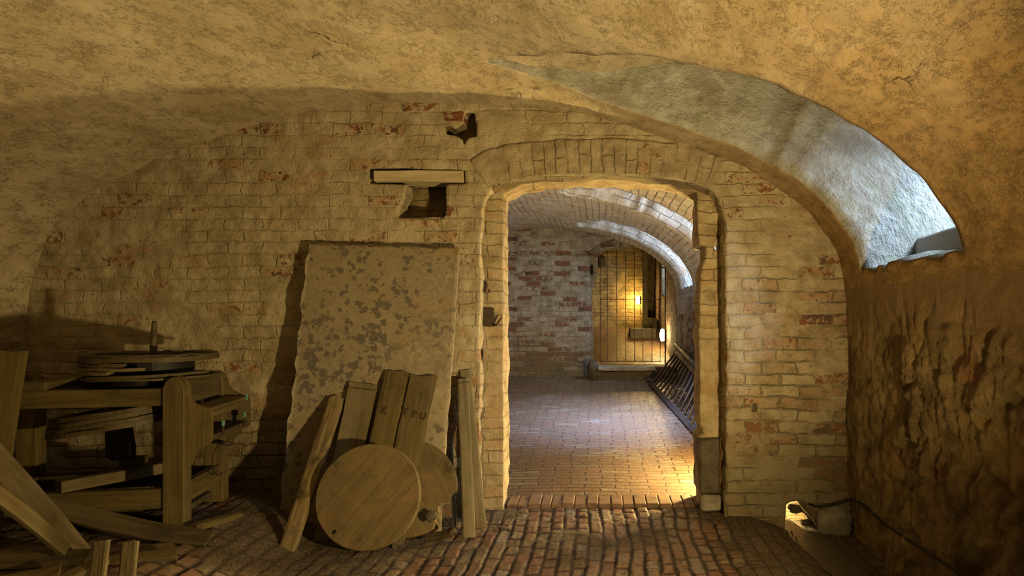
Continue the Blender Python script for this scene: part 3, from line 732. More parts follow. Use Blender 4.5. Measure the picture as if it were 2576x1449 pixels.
def rub(name, mat, c, s, seed, label, cat, group=None, parent=None):
    bm = bmesh.new(); bmesh.ops.create_icosphere(bm, subdivisions=3, radius=1)
    for v in bm.verts:
        q = v.co.copy(); k = 1+.28*float(fbm(q.x, q.y, q.z, 1.3, 3, seed))
        m = max(abs(q.x), abs(q.y), abs(q.z)); q = q*(1*.55+.45/m)*k
        v.co = Vector((q.x*s[0], q.y*s[1], q.z*s[2]))
    ob = bm_obj(name, bm, mat, parent, True); ob.location = c
    if label: tag(ob, label, cat, group)
    return ob

# ironwork on the left door jamb (rebate face at Y = 4.15)
pin = empty('hinge_pintle', P(1222, 728, 4.15))
tag(pin, 'rusty iron hinge pintle sticking out of the left door jamb above the lock plate', 'hinge')
tube('pin_stem', [(.02, .03, -.01), (.01, -.05, -.01), (.01, -.06, .0)], [.010, .011, .009], M['iron'], pin)
tube('pin_hook', [(.01, -.055, -.022), (.012, -.058, .02), (.008, -.056, .05)], [.013, .013, .008], M['iron'], pin)
lk = empty('lock_keep', P(1228, 797, 4.15))
tag(lk, 'dark iron lock keep plate fixed to the left door jamb below the hinge pintle', 'lock')
box('plate', M['iron'], -.042, .040, -.022, .012, -.060, .060, lk, bevel=.003, jitter=.002, sub=1)
box('flange', M['iron'], -.046, -.036, -.034, .0, -.064, .064, lk, bevel=.002)
tube('latch_hook', [(.035, -.02, -.05), (.06, -.035, -.052), (.085, -.05, -.02), (.10, -.05, .0)], [.008, .007, .006, .004], M['iron'], lk)
rod = tube('iron_strap', [P(1214, 880, 4.14), P(1213, 930, 4.14), P(1216, 960, 4.14)], [.006, .004, .003], M['iron']); tag(rod, 'thin rusty iron strap end on the left door jamb near knee height', 'strap')
# blocks at the foot of the right jamb
for k, (x0, x1, z0, z1, yy, mt, lb) in enumerate([
        (.640, .775, .115, .475, 4.10, M['stone_dark'], 'tall dark dressed stone at the foot of the right door jamb'),
        (.652, .782, .01, .110, 4.08, M['stone'], 'pale lumpy brick under the tall dark stone of the right door jamb')]):
    ob = box('jamb_stone', mt, x0, x1, yy, yy+.26, z0, z1, bevel=.012, jitter=.008, sub=3); tag(ob, lb, 'stone')

# ---- leaning slab
sl = bpy.data.objects.new('stone_slab', None)
TL, TR, BL, BR = P(775, 612, 3.925), P(1156, 622, 3.925), Vector((-1.885, 3.715, .018)), Vector((-.937, 3.715, -.004))
nsx, nsz = 46, 80
co = []; fc = []
nrm = (TR-TL).cross(BL-TL).normalized()
if nrm.y > 0: nrm = -nrm
for side in (0, 1):
    for i in range(nsx+1):
        for j in range(nsz+1):
            a, b = i/nsx, j/nsz
            p = (TL*(1-a)+TR*a)*(1-b)+(BL*(1-a)+BR*a)*b
            e = 0
            if j == 0: p.z += -.004+.006*float(vn(a*40, 1, 0))
            if j == nsz and a < .12: p.z += .05*(1-a/.12)
            if i == 0: p.x += .010*float(fbm(b*30, 2, 0, 1, 2))
            if i == nsx: p.x += .003*float(fbm(b*30, 5, 0, 1, 2))
            p = p-nrm*(.026*side)+nrm*.001*float(fbm(a*8, b*14, 0, 1, 2))
            co.append(tuple(p))
n1 = (nsx+1)*(nsz+1)
def ii(s, i, j): return s*n1+i*(nsz+1)+j
for i in range(nsx):
    for j in range(nsz):
        fc.append((ii(0, i, j), ii(0, i, j+1), ii(0, i+1, j+1), ii(0, i+1, j))); fc.append((ii(1, i, j), ii(1, i+1, j), ii(1, i+1, j+1), ii(1, i, j+1)))
for i in range(nsx):
    for j, f in ((0, 1), (nsz, 0)): fc.append((ii(0, i, j), ii(0, i+1, j), ii(1, i+1, j), ii(1, i, j)))
for j in range(nsz):
    for i in (0, nsx): fc.append((ii(0, i, j), ii(0, i, j+1), ii(1, i, j+1), ii(1, i, j)))
me = mesh_np('stone_slab', np.array(co), np.array(fc), np.zeros((len(fc), 4, 2)))
sl = link('stone_slab', me, M['slab'], smooth=False)
tag(sl, 'tall thin grey stone slab mottled with dark blotches leaning on the brick wall', 'slab')

# ---- planks leaning on the slab
st = stave('mottled_plank', (-1.652, 3.33, .012), P(846, 1000, 3.775), .094, .032, M['wood_moss'], (0, -1, .3), rag0=.02, rag1=.03, taper=.06, seed=2)
tag(st, 'narrow mottled plank with peeling moss leaning at the left of the round lids', 'plank')
st = stave('barrel_stave', (-1.52, 3.54, .0), P(914, 964, 3.79), .172, .022, M['wood_grey'], (0, -1, .3), curve=-.018, cup=.008, rag1=.003, seed=3)
tag(st, 'rough sawn grey barrel stave leaning behind the front round lid', 'stave')
box('groove', M['wood_dark'], (st.data.vertices[0].co.x)*0+.868, .874, -.083, .083, -.003, .0035, st, bevel=0)
b1 = stave('wide_board', (-1.335, 3.52, .0), P(1000, 933, 3.80), .150, .024, M['wood_yellow'], (0, -1, .3), rag1=.02, seed=4)
tag(b1, 'wide brown board stencilled with a single dark letter, left of two side by side', 'board', )
b2 = stave('wide_board', (-1.170, 3.50, .0), P(1066, 944, 3.785), .168, .024, M['wood'], (0, -1, .3), rag1=.025, seed=6)
tag(b2, 'wide brown board stencilled with three dark letters, right of two side by side', 'board')
def letters(parent, txt, size, x, y, z=.0022):
    cu = bpy.data.curves.new('stencil_letter', 'FONT'); cu.body = txt; cu.size = size; cu.align_x = 'CENTER'; cu.align_y = 'CENTER'; cu.extrude = .0003; cu.offset = .002
    tmp = bpy.data.objects.new('stencil_tmp', cu); C.objects.link(tmp); bpy.context.view_layer.update()
    me = bpy.data.meshes.new_from_object(tmp.evaluated_get(bpy.context.evaluated_depsgraph_get())); bpy.data.objects.remove(tmp)
    me.materials.clear(); ob = link('stencil_letter', me, M['ink'], parent, False)
    ob.location = (x, y, z); ob.rotation_euler = (0, 0, -math.pi/2); return ob
L1_, L2_ = .86, .86
letters(b1, 'K', .06, .74, .028); 
letters(b2, 'Y', .06, .735, .062); letters(b2, 'R', .055, .725, .002); letters(b2, 'U', .055, .72, -.045)

def disc(name, r, t, mat, holes=(), notch=None, seed=1, seg=96):
    bm = bmesh.new(); out = []
    for i in range(seg):
        a = 2*math.pi*i/seg
        q = r*(1+.006*math.sin(3*a+seed)+.004*float(vn(a*6, seed, 0)))
        if notch:
            d = (a-notch[0]+math.pi) % (2*math.pi)-math.pi
            if abs(d) < notch[1]: q *= 1-notch[2]*(1-abs(d)/notch[1])**.6*(1+.35*float(vn(a*30, seed, 2)))
        out.append((q*math.cos(a), q*math.sin(a)))
    b = .006
    rings = []
    for k, (sc_, z) in enumerate(((.0, 0), (.35, 0), (.7, 0), (1-b/r, 0), (1, -b), (1, -t+b), (1-b/r, -t), (.5, -t), (0, -t))):
        if sc_ == 0: rings.append([bm.verts.new((0, 0, z))]); continue
        rings.append([bm.verts.new((x*sc_, y*sc_, z)) for x, y in out])
    for k in range(len(rings)-1):
        A, B = rings[k], rings[k+1]
        for j in range(seg):
            jn = (j+1) % seg
            if len(A) == 1: bm.faces.new((A[0], B[j], B[jn]))
            elif len(B) == 1: bm.faces.new((A[j], B[0], A[jn]))
            else: bm.faces.new((A[j], B[j], B[jn], A[jn]))
    bmesh.ops.recalc_face_normals(bm, faces=bm.faces[:])
    me = bpy.data.meshes.new(name); bm.to_mesh(me); bm.free(); return me

def place_disc(o, c, normal, ang):
    z = Vector(normal).normalized(); up = Vector((0, 0, 1)); x = (up-z*up.dot(z)).normalized(); y = z.cross(x)
    R = Matrix((x, y, z)).transposed().to_4x4()
    o.matrix_world = Matrix.Translation(c) @ R @ Matrix.Rotation(ang, 4, 'Z')
# front lid: made of four boards, seams as grooves
lid = link('round_lid', disc('round_lid', .282, .032, M['lid']), M['lid'], smooth=False)
place_disc(lid, Vector((-1.262, 3.455, .282)), (0.03, -.95, .31), math.radians(-38))
tag(lid, 'complete round wooden barrel lid with a small bung hole, leaning in front', 'lid')
for yy in (.145, -.005, -.15):
    h = math.sqrt(.278**2-yy*yy); box('board_seam', M['wood_dark'], -h, h, yy-.0009, yy+.0009, -.003, .0006, lid, bevel=0)
bm = bmesh.new(); bmesh.ops.create_cone(bm, segments=16, radius1=.011, radius2=.011, depth=.004, cap_ends=True)
bh = bm_obj('bung_hole', bm, M['black'], lid, False); bh.scale = (1.3, .8, 1)
bpy.context.view_layer.update()
bh.location = lid.matrix_world.inverted() @ (P(843, 1338, 3.405)); bh.location.z = .0
lid2 = link('round_lid', disc('round_lid', .272, .030, M['lid'], notch=(math.radians(30), .42, .30), seed=5), M['lid'], smooth=False)
place_disc(lid2, Vector((-1.10, 3.665, .268)), (0.03, -.95, .28), math.radians(-150))
tag(lid2, 'round wooden barrel lid with a broken rim, leaning behind the complete lid', 'lid')
rub('knot_block', M['stone_dark'], lid2.matrix_world.inverted() @ P(1083, 1298, 3.58), (.03, .026, .016), 3, None, None, parent=lid2)

st = stave('narrow_board', (-.745, 3.62, .0), P(1164, 952, 3.925), .072, .026, M['wood_grey'], (.10, -1, .3), seed=8)
tag(st, 'narrow planed board leaning beside the doorway, in front of a taller one', 'board')
box('groove', M['wood_dark'], .905, .910, -.035, .035, -.003, .0025, st, bevel=0)
st = stave('narrow_board', (-.715, 3.80, .0), P(1170, 930, 3.975), .074, .018, M['wood_grey'], (.10, -1, .2), seed=9)
tag(st, 'taller narrow board leaning on the wall directly behind the board by the doorway', 'board')
st = stave('lath', (-.845, 3.70, .0), P(1134, 1100, 3.93), .030, .012, M['wood_dark'], (.3, -1, .2), seed=10)
tag(st, 'thin dark lath leaning between the stone slab and the narrow boards', 'lath')
st = stave('wood_scrap', (-.99, 3.60, .02), (-.83, 3.55, .07), .05, .03, M['wood_dark'], (0, -.6, 1), rag0=.02, rag1=.03, curve=-.01, seed=11)
tag(st, 'dark broken wood scrap on the floor at the foot of the broken lid', 'scrap')
st = stave('wood_scrap', (-1.54, 3.50, .005), (-1.40, 3.47, .012), .07, .035, M['wood_dark'], (0, -.6, 1), rag0=.01, seed=12)
tag(st, 'dark block of wood on the floor behind the left of the complete lid', 'scrap')
st = stave('wood_scrap', (-1.12, 3.44, .0), (-1.125, 3.55, .16), .026, .02, M['wood'], (0, -1, .3), seed=13)
tag(st, 'thin upright wood splinter wedged between the two round lids', 'scrap')

# ---- the wooden machine (press) on the left
ang = math.radians(10)
mz = .19
mach = empty('wooden_press', (XY(463, 3.20), 3.20, mz), ang)      # origin = front right corner of the front right leg
tag(mach, 'old wooden press with corner posts, layered wheel on top and upright spindle', 'press')
# local frame: x to the left is negative, y away from the viewer, z up
W_, D_ = .965, .56
def post(x0, y0, h, parent, name='leg'):
    bm = bmesh.new()
    prof = [(0, 0), (.10, 0), (.10, h-.06), (.088, h-.025), (.065, h-.005), (.05, h), (.035, h-.005), (.012, h-.025), (0, h-.06)]
    f = [bm.verts.new((x0-.10+a, y0, b)) for a, b in prof]; k = [bm.verts.new((x0-.10+a, y0+.085, b)) for a, b in prof]
    bm.faces.new(f); bm.faces.new(list(reversed(k)))
    for i in range(len(f)): bm.faces.new((f[i], k[i], k[(i+1) % len(f)], f[(i+1) % len(f)]))
    bmesh.ops.bevel(bm, geom=[e for e in bm.edges], offset=.004, segments=1, affect='EDGES')
    return bm_obj(name, bm, M['yz'], parent)
HP = .765
post(0, 0, HP, mach); post(-W_+.02, 0, HP-.01, mach); post(0, D_-.085, HP-.01, mach); post(-W_+.02, D_-.085, HP-.01, mach)
def rail(x0, x1, y0, y1, z0, z1, name='rail', mat=None, p=None, **k):
    k.setdefault('bevel', .004)
    return box(name, mat or M['wood_yellow'], x0, x1, y0, y1, z0, z1, p or mach, **k)
rail(-W_+.02, -.098, .012, .065, .617, .705); rail(-W_+.02, -.098, .012, .06, .10, .20)
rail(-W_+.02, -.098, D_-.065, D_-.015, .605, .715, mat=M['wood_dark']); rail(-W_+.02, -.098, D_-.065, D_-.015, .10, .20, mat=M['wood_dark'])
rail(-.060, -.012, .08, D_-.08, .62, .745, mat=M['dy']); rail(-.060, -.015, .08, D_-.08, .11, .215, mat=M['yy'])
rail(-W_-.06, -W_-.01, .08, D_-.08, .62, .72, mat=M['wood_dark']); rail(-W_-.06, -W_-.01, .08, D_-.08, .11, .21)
rail(-.74, -.62, .01, D_, .705, .748, 'cross_beam', M['wood_dark'])
# scroll brackets holding the side tray
def bracket(y0, mat):
    bm = bmesh.new(); pr = [(0, .705), (.008, .67), (.025, .642), (.05, .622), (.08, .61), (.115, .60), (.122, .58), (.122, .435), (.105, .415), (.075, .40), (.05, .375), (.037, .345), (.028, .315), (.0, .305)]
    f = [bm.verts.new((a, y0, b)) for a, b in pr]; k = [bm.verts.new((a, y0+.03, b)) for a, b in pr]
    bm.faces.new(f); bm.faces.new(list(reversed(k)))
    for i in range(len(f)): bm.faces.new((f[i], k[i], k[(i+1) % len(f)], f[(i+1) % len(f)]))
    return bm_obj('bracket', bm, mat, mach)
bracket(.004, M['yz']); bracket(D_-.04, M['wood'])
rail(.0, .125, .034, D_-.04, .585, .605, 'tray_top', M['yy']); rail(.0, .122, .034, D_-.04, .440, .460, 'tray_bottom', M['wood_dark'])
rail(.10, .128, .034, D_-.04, .555, .585, 'tray_lip', M['wood'])
for yy in (.14, .44):
    hn = empty('hinge', (.126, yy, .50)); hn.parent = mach
    box('hinge_plate', M['copper'], 0, .006, -.015, .015, -.01, .018, hn, bevel=.001); box('hinge_strap', M['iron'], 0, .005, -.008, .008, -.06, -.01, hn, bevel=.001)
hn = empty('hinge', (.126, .47, .60)); hn.parent = mach; box('hinge_plate', M['copper'], 0, .006, -.012, .012, -.015, .02, hn, bevel=.001)
# handle wheel beneath the tray
tube('crank_ring', [(.03, .36+.10*math.cos(t), .27+.085*math.sin(t)) for t in np.linspace(1.0, 5.0, 18)], .0035, M['iron'], mach, 6)
tube('crank_grip', [(.03, .38, .352), (.05, .40, .35), (.07, .42, .342)], [.008, .014, .010], M['iron'], mach)
def wheel_layer(name, cx, cy, z, r, t, a0, a1, mat, tilt=(0, 0), w=.09, parent=mach, seed=0, solid=False, seg=56):
    bm = bmesh.new(); R = []
    full_ = abs(a1-a0) > 359
    n = seg if full_ else max(4, int(seg*abs(a1-a0)/360))
    for i in range(n+(0 if full_ else 1)):
        a = math.radians(a0+(a1-a0)*i/n)
        ro = r*(1+.012*float(vn(a*5, seed, 0))); ri_ = 0.02 if solid else ro-w*(1 if full_ else (.55+.45*math.sin(math.pi*i/n)))
        zz = z+.003*float(vn(a*4, seed, 5))
        R.append([bm.verts.new((cx+q*math.cos(a), cy+q*math.sin(a), zz+h+tilt[0]*q*math.cos(a)+tilt[1]*q*math.sin(a))) for q, h in ((ri_, 0), (ro, 0), (ro, t), (ri_, t))])
    m = len(R)
    for i in range(m if full_ else m-1):
        A, B = R[i], R[(i+1) % m]
        for k in range(4): bm.faces.new((A[k], A[(k+1) % 4], B[(k+1) % 4], B[k]))
    if not full_: bm.faces.new(R[0]); bm.faces.new(list(reversed(R[-1])))
    return bm_obj(name, bm, mat, parent)
cxw, cyw = -.275, .27
uw = empty('upper_wheel', (0, 0, 0)); uw.parent = mach
wheel_layer('wheel_top', cxw, cyw, .838, .312, .026, 0, 360, M['wood_dark'], parent=uw, solid=True, seed=1)
wheel_layer('wheel_ring', cxw, cyw, .864, .310, .008, 0, 360, M['wood_dark'], parent=uw, w=.07, seed=9)
wheel_layer('wheel_segment', cxw, cyw, .816, .308, .017, 185, 272, M['wood'], parent=uw, seed=2)
wheel_layer('wheel_segment', cxw, cyw, .797, .306, .016, 180, 290, M['wood_grey'], parent=uw, seed=3)
wheel_layer('wheel_segment', cxw, cyw, .775, .302, .018, 175, 258, M['wood_grey'], parent=uw, seed=4)
wheel_layer('wheel_segment', cxw, cyw, .760, .310, .014, 236, 350, M['wood_dark'], parent=uw, tilt=(.03, 0), seed=5)
wheel_layer('wheel_base', cxw, cyw, .745, .300, .012, 0, 360, M['wood_dark'], parent=uw, seed=6, w=.12)
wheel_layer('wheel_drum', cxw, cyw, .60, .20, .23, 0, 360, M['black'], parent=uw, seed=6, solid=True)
for k, (x0, y0, x1, y1) in enumerate(((-.30, -.03, .18, .30), (-.18, .02, .30, .02), (-.05, .27, .16, -.02))):
    stave('wheel_slat', (cxw+x0, cyw+y0, .872+.002*k), (cxw+x1, cyw+y1, .874+.002*k), .035, .006, M['wood_dark'], (0, 0, 1), parent=uw, seed=k, seg=4)
tube('spindle', [(cxw+.01, cyw, .74), (cxw+.01, cyw, .90), (cxw+.012, cyw, .96), (cxw+.014, cyw, 1.03), (cxw+.014, cyw, 1.045)], [.019, .018, .016, .013, .010], M['wood_dark'], mach, 12)
lw = empty('lower_wheel', (0, 0, 0)); lw.parent = mach
for k in range(4):
    wheel_layer('wheel_layer', -.40, .29, .495+.024*k, .335-.004*k, .0225, 0, 360, M['wood_dark'], parent=lw, tilt=(.15, .0), seed=12+k, w=.10)
wheel_layer('wheel_disc', -.40, .29, .56, .30, .02, 0, 360, M['wood_dark'], parent=lw, tilt=(.15, 0), solid=True, seed=20)
tube('centre_post', [(-.50, .40, .60), (-.50, .40, .52), (-.50, .40, .30), (-.50, .40, .28)], [.065, .063, .058, .03], M['yz'], mach, 20)
tube('drive_rod', [(-.435, .36, .55), (-.405, .36, .36), (-.40, .35, .24)], .010, M['iron'], mach)
box('rod_block', M['wood_dark'], -.45, -.35, .30, .40, .215, .30, mach)
stave('loose_bar', (-.57, .02, .262), (-.20, .46, .262), .075, .06, M['wood_yellow'], (0, 0, 1), parent=mach, seed=3)
rail(-W_-.02, .0, .10, .34, .07, .10, 'bottom_board', M['wood_dark'])

# ---- boards and staves in the lower left corner (floor there is about .18 high)
st = stave('tall_panel', (-2.90, 2.90, .18), (-2.83, 2.98, 1.105), .23, .035, M['wood_yellow'], (.25, -1, .05), rag1=.02, seed=21)
tag(st, 'tall upright yellow board standing at the left edge beside the press', 'board')
st = stave('barrel_stave', P(205, 1395, 2.86), P(-70, 1085, 2.62), .100, .026, M['wood'], (.45, -1, .55), curve=.02, taper=.15, seed=22)
tag(st, 'broad light brown stave sloping down across the corner to the floor', 'stave')
st = stave('barrel_stave', P(172, 1382, 2.74), P(-60, 1200, 2.42), .075, .024, M['wood'], (.2, -.7, 1), curve=.012, taper=.15, rag0=.01, seed=23)
tag(st, 'thin stave sloping below and parallel to the broad light brown stave', 'stave')
st = stave('barrel_stave', P(105, 1262, 3.02), P(525, 1352, 3.06), .10, .03, M['wood_dark'], (0, -.75, 1), curve=-.045, taper=.12, rag1=.01, seed=24)
tag(st, 'long curved dark stave lying along the floor before the press legs', 'stave')
st = stave('barrel_stave', P(-60, 1408, 2.68), P(222, 1398, 2.74), .09, .05, M['wood_dark'], (0, -.8, 1), curve=-.01, taper=.1, rag1=.008, seed=25)
tag(st, 'dark stave lying level at the bottom left with a pale splintered end', 'stave')
st = stave('barrel_stave', P(-60, 1470, 2.48), P(150, 1428, 2.62), .10, .03, M['wood'], (0, -.5, 1), curve=-.02, taper=.1, seed=26)
tag(st, 'brown stave lowest in the pile, cut off by the bottom left corner', 'stave')
st = stave('barrel_stave', (XY(250, 2.3), 2.26, .16), P(252, 1360, 2.36), .058, .02, M['wood_grey'], (.1, -1, .1), seed=27)
tag(st, 'short upright stave end standing left of its twin at the bottom of the pile', 'stave', 'upright stave ends')
st = stave('barrel_stave', (XY(322, 2.3), 2.26, .16), P(325, 1363, 2.36), .060, .02, M['wood_grey'], (.1, -1, .1), seed=28)
tag(st, 'short upright stave end standing right of its twin, farther from the corner', 'stave', 'upright stave ends')
st = stave('barrel_stave', P(120, 1480, 2.22), P(262, 1402, 2.42), .055, .024, M['wood'], (.2, -.6, 1), curve=.008, rag1=.006, seed=29)
tag(st, 'short brown stave tilted up in front of the upright stave ends', 'stave')
st = stave('barrel_stave', P(270, 1412, 2.78), P(442, 1388, 2.86), .065, .026, M['wood'], (0, -.8, 1), rag1=.008, seed=30)
tag(st, 'short brown stave lying on the floor right of the upright stave ends', 'stave')
st = stave('barrel_stave', P(290, 1388, 2.92), P(428, 1372, 2.97), .045, .02, M['wood_dark'], (0, -.8, 1), rag1=.01, seed=31)
tag(st, 'small reddish dark stave on the floor behind the short brown one', 'stave')
st = stave('floor_batten', P(487, 1318, 3.17), P(602, 1288, 3.47), .05, .035, M['wood_yellow'], (0, -.8, 1), seed=32)
tag(st, 'short yellow batten on the floor at the right foot of the press', 'batten')
st = stave('floor_plank', (-1.98, 3.84, .20), (-1.5, 3.86, .06), .10, .06, M['wood_dark'], (0, -.9, .6), seed=33)
tag(st, 'dark plank end with a knot on the floor between the press and the slab', 'plank')

# ---- cable on the right and small stones
cab = tube('black_cable', [P(2035, 1268, 3.97), P(2062, 1276, 3.93), P(2100, 1270, 3.92), P(2146, 1257, 3.90), P(2170, 1268, 3.72), P(2230, 1322, 3.40), P(2300, 1368, 3.1), P(2380, 1420, 2.8), P(2440, 1465, 2.6)],
           [.007, .007, .006, .006, .006, .006, .006, .006, .006], M['black'], None, 8)
tag(cab, 'black cable running from the drain hole along the foot of the rough wall', 'cable')
rub('drain_stone', M['stone'], P(2100, 1315, 3.97), (.10, .05, .085), 4, 'squared damp stone right of the drain hole under the cable', 'stone')
for k, (px, py, Yv, s, lb) in enumerate([
        (2005, 1300, 4.25, (.06, .05, .03), 'wet stone inside the drain hole'),
        (1905, 1395, 3.35, (.03, .03, .016), 'small dark pebble on the wet floor left of the run-off'),
        (1975, 1390, 3.45, (.035, .03, .016), 'small dark stone lying in the wet run-off')]):
    rub('loose_stone', M['stone_dark'], (XY(px, Yv), Yv, s[2]*.5-.03), s, 20+k, lb, 'stone')
# rubble and grit along the walls: uncountable
bm = bmesh.new(); rr = random.Random(3)
def grit(x, y, z, r):
    g = bmesh.ops.create_icosphere(bm, subdivisions=1, radius=r)
    for v in g['verts']: v.co = Vector((v.co.x*rr.uniform(.7, 1.4), v.co.y*rr.uniform(.7, 1.3), v.co.z*rr.uniform(.4, .8)))+Vector((x, y, z))
for k in range(900):
    t = rr.random()
    if t < .45: x, y = rr.uniform(-2.2, -.62), 4.0-abs(rr.gauss(0, .22))
    elif t < .6: x, y = rr.gauss(-.62, .10), rr.uniform(3.7, 4.2)
    elif t < .85: x, y = rr.uniform(.62, 1.5), 4.0-abs(rr.gauss(0, .12))
    else: x, y = rr.uniform(-2.4, 1.4), rr.uniform(3.0, 4.0)
    if y < 2.5 or (y > 3.965 and not -.6 < x < .6): continue
    grit(x, y, float(floor_h(x))+.006-(.05 if 1.05 < x < 1.5 else 0), rr.uniform(.002, .007)*(2 if rr.random() < .04 else 1))
g = bm_obj('floor_grit', bm, M['dirt']); tag(g, 'fine soil and grit scattered over the brick floor along the walls', 'grit', kind='stuff')
bm = bmesh.new()
for k in range(420):
    y = rr.uniform(4.6, 9.3); x = 1.12-abs(rr.gauss(0, .16))
    grit(x, y, cor_z(y)-.006, rr.uniform(.004, .016))
g = bm_obj('corridor_grit', bm, M['dirt']); tag(g, 'dark gravel and rubble along the right wall of the passage', 'rubble', kind='stuff')
# run-off water
bm = bmesh.new()
yy = np.linspace(5.0, 3.10, 40); L_ = []
for y in yy:
    c = 1.22+(4.0-y)*.10; w = .085+.045*float(vn(y*4, 3, 0))+.03*(y < 3.9)
    if y > 3.98: w = .085 if y > 4.36 else .055
    z = -.078+.006*(4.0-y)
    L_.append([bm.verts.new((c+w*q, y, z+.0*q)) for q in (-1, -.5, 0, .5, 1)])
for a, b in zip(L_[:-1], L_[1:]):
    for q in range(4): bm.faces.new((a[q], a[q+1], b[q+1], b[q]))
n = NT('shallow_water'); n3 = n.noise(n.obj(), 26, 5, .75); n.done((.07, .055, .035), .20, n.bump(n.m_('MULTIPLY', n3, .022)), .9)
w = bm_obj('run_off_water', bm, n.m, smooth=True); tag(w, 'shallow glistening run-off water flowing out of the drain hole', 'water', kind='stuff')

# ---- corridor things
def ladder(name, foot0, foot1, top0, top1, nr, rr_, rw, mat, label, grp=None):
    lad = empty(name, foot0); tag(lad, label, 'ladder', grp)
    o0 = Vector(foot0)
    A0, A1, B0, B1 = [Vector(p)-o0 for p in (foot0, foot1, top0, top1)]
    n = (A1-A0).cross(B0-A0).normalized()
    if n.x > 0: n = -n
    stave('side_rail', A0, A1, rw, .035, mat, n, parent=lad, seed=41, bev=.004); stave('side_rail', B0, B1, rw, .035, mat, n, parent=lad, seed=42, bev=.004)
    for k in range(nr):
        t = (k+.5)/nr; a = A0.lerp(A1, t); b = B0.lerp(B1, t)
        tube('rung', [a-n*.018, b-n*.018], rr_, mat, lad, 8)
    return lad
wood_pass = mat_wood('passage_timber', (.085, .062, .042), (.05, .036, .025), (.02, .015, .01))  # the ladder's shade is put into this darkened timber colour
ladder('wooden_ladder', (.68, 8.75, cor_z(8.75)+.03), (.97, 5.45, cor_z(5.45)+.03), (1.04, 8.95, .80), (1.10, 5.60, .50), 17, .014, .075, wood_pass,
       'long wooden ladder lying on its side against the right wall of the passage')
pole = tube('wooden_pole', [(1.075, 9.05, .87), (1.08, 7.4, .73), (1.085, 5.5, .59)], [.035, .036, .034], wood_pass, None, 12)
tag(pole, 'round wooden pole lying along the wall above the ladder', 'pole')

# gate
gz = .525; GY = 10.02
gate = empty('iron_gate', (XY(1510, GY), GY, gz)); tag(gate, 'tall iron gate of thin upright bars in the arched opening', 'gate')
ir = M['iron']
zt = ZY(634, GY)-gz; zb = ZY(909, GY)-gz; zm = ZY(753, GY)-gz
for k, px in enumerate((1510, 1528, 1551, 1573.5, 1596, 1617, 1640, 1661)):
    x = XY(px, GY)-gate.location.x; pts = []
    for q in range(9):
        zz = zb+(zt+.02-zb)*q/8; pts.append((x+.004*float(vn(k*3, q*.7, 0)), 0, zz))
    tube('bar', pts, .005, ir, gate, 8)
for zz in (zb, zm, zt): box('cross_rail', ir, -.01, XY(1662, GY)+.01, -.004, .004, zz-.005, zz+.005, gate, bevel=.001)
hg = tube('gate_post', [(1.02, 9.98, .50), (1.02, 9.98, 1.4), (1.02, 9.98, 2.18)], .010, ir); tag(hg, 'iron rod standing at the right side of the gate opening', 'rod')
box('hinge_arm', ir, -.04, .10, -.01, .01, 0, .02, hg, bevel=.001).location = (.98, 9.98, ZY(675, 9.98))
# threshold stone
ts = box('threshold_stone', M['stone'], XY(1503, 9.15), XY(1648, 9.15), 9.08, 9.40, .495, ZY(922, 9.15), bevel=.008, jitter=.010, sub=4)
tag(ts, 'worn pale stone step across the foot of the gate opening', 'step')
st_ = box('threshold_stone', M['stone_dark'], XY(1500, 9.14), .80, 9.14, 9.42, .33, .49, bevel=.012, jitter=.012, sub=4)
tag(st_, 'dark rough block carrying the worn pale step', 'step')
st_ = box('threshold_stone', M['brickred'], XY(1500, 9.5), 1.12, 9.44, 9.92, .38, .525, bevel=.012, jitter=.012, sub=4)
tag(st_, 'flat brick sill behind the worn step, directly under the gate', 'step')
rub('boulder', M['stone_dark'], (XY(1494, 9.25), 9.25, .48), (.085, .10, .16), 6, 'dark mossy boulder at the left foot of the gate opening', 'boulder')
rub('rubble_stone', M['stone_dark'], (XY(1640, 8.9), 8.95, .37), (.07, .05, .03), 7, 'flat dark stone on the floor between the step and the ladder', 'stone')
# lamps
def lamp(name, loc, rx, rz, mat, label):
    l = empty(name, loc); tag(l, label, 'lamp')
    bm = bmesh.new(); bmesh.ops.create_uvsphere(bm, u_segments=24, v_segments=14, radius=1)
    for v in bm.verts: v.co = Vector((v.co.x*rx, v.co.y*rx, v.co.z*rz))
    bm_obj('lamp_glass', bm, mat, l, True)
    box('lamp_base', M['iron'], rx*.7, rx*1.5, -rx*.8, rx*.8, -rz*.9, rz*.9, l, bevel=.003)
    tube('lamp_cable', [(rx*1.3, 0, -rz*.8), (rx*1.3, 0, -rz*2.2), (rx*1.3, 0, -rz*3.4)], .006, M['black'], l, 8)
    return l
lamp('wall_lamp', P(1605, 755, 12.38), .040, .085, M['lampglass'], 'lit oval lamp glowing against the yellow brick wall of the far room')
lamp('wall_lamp', P(1666, 843, 10.75), .046, .108, M['lampglass2'], 'lit oval lamp low on the right wall behind the gate')
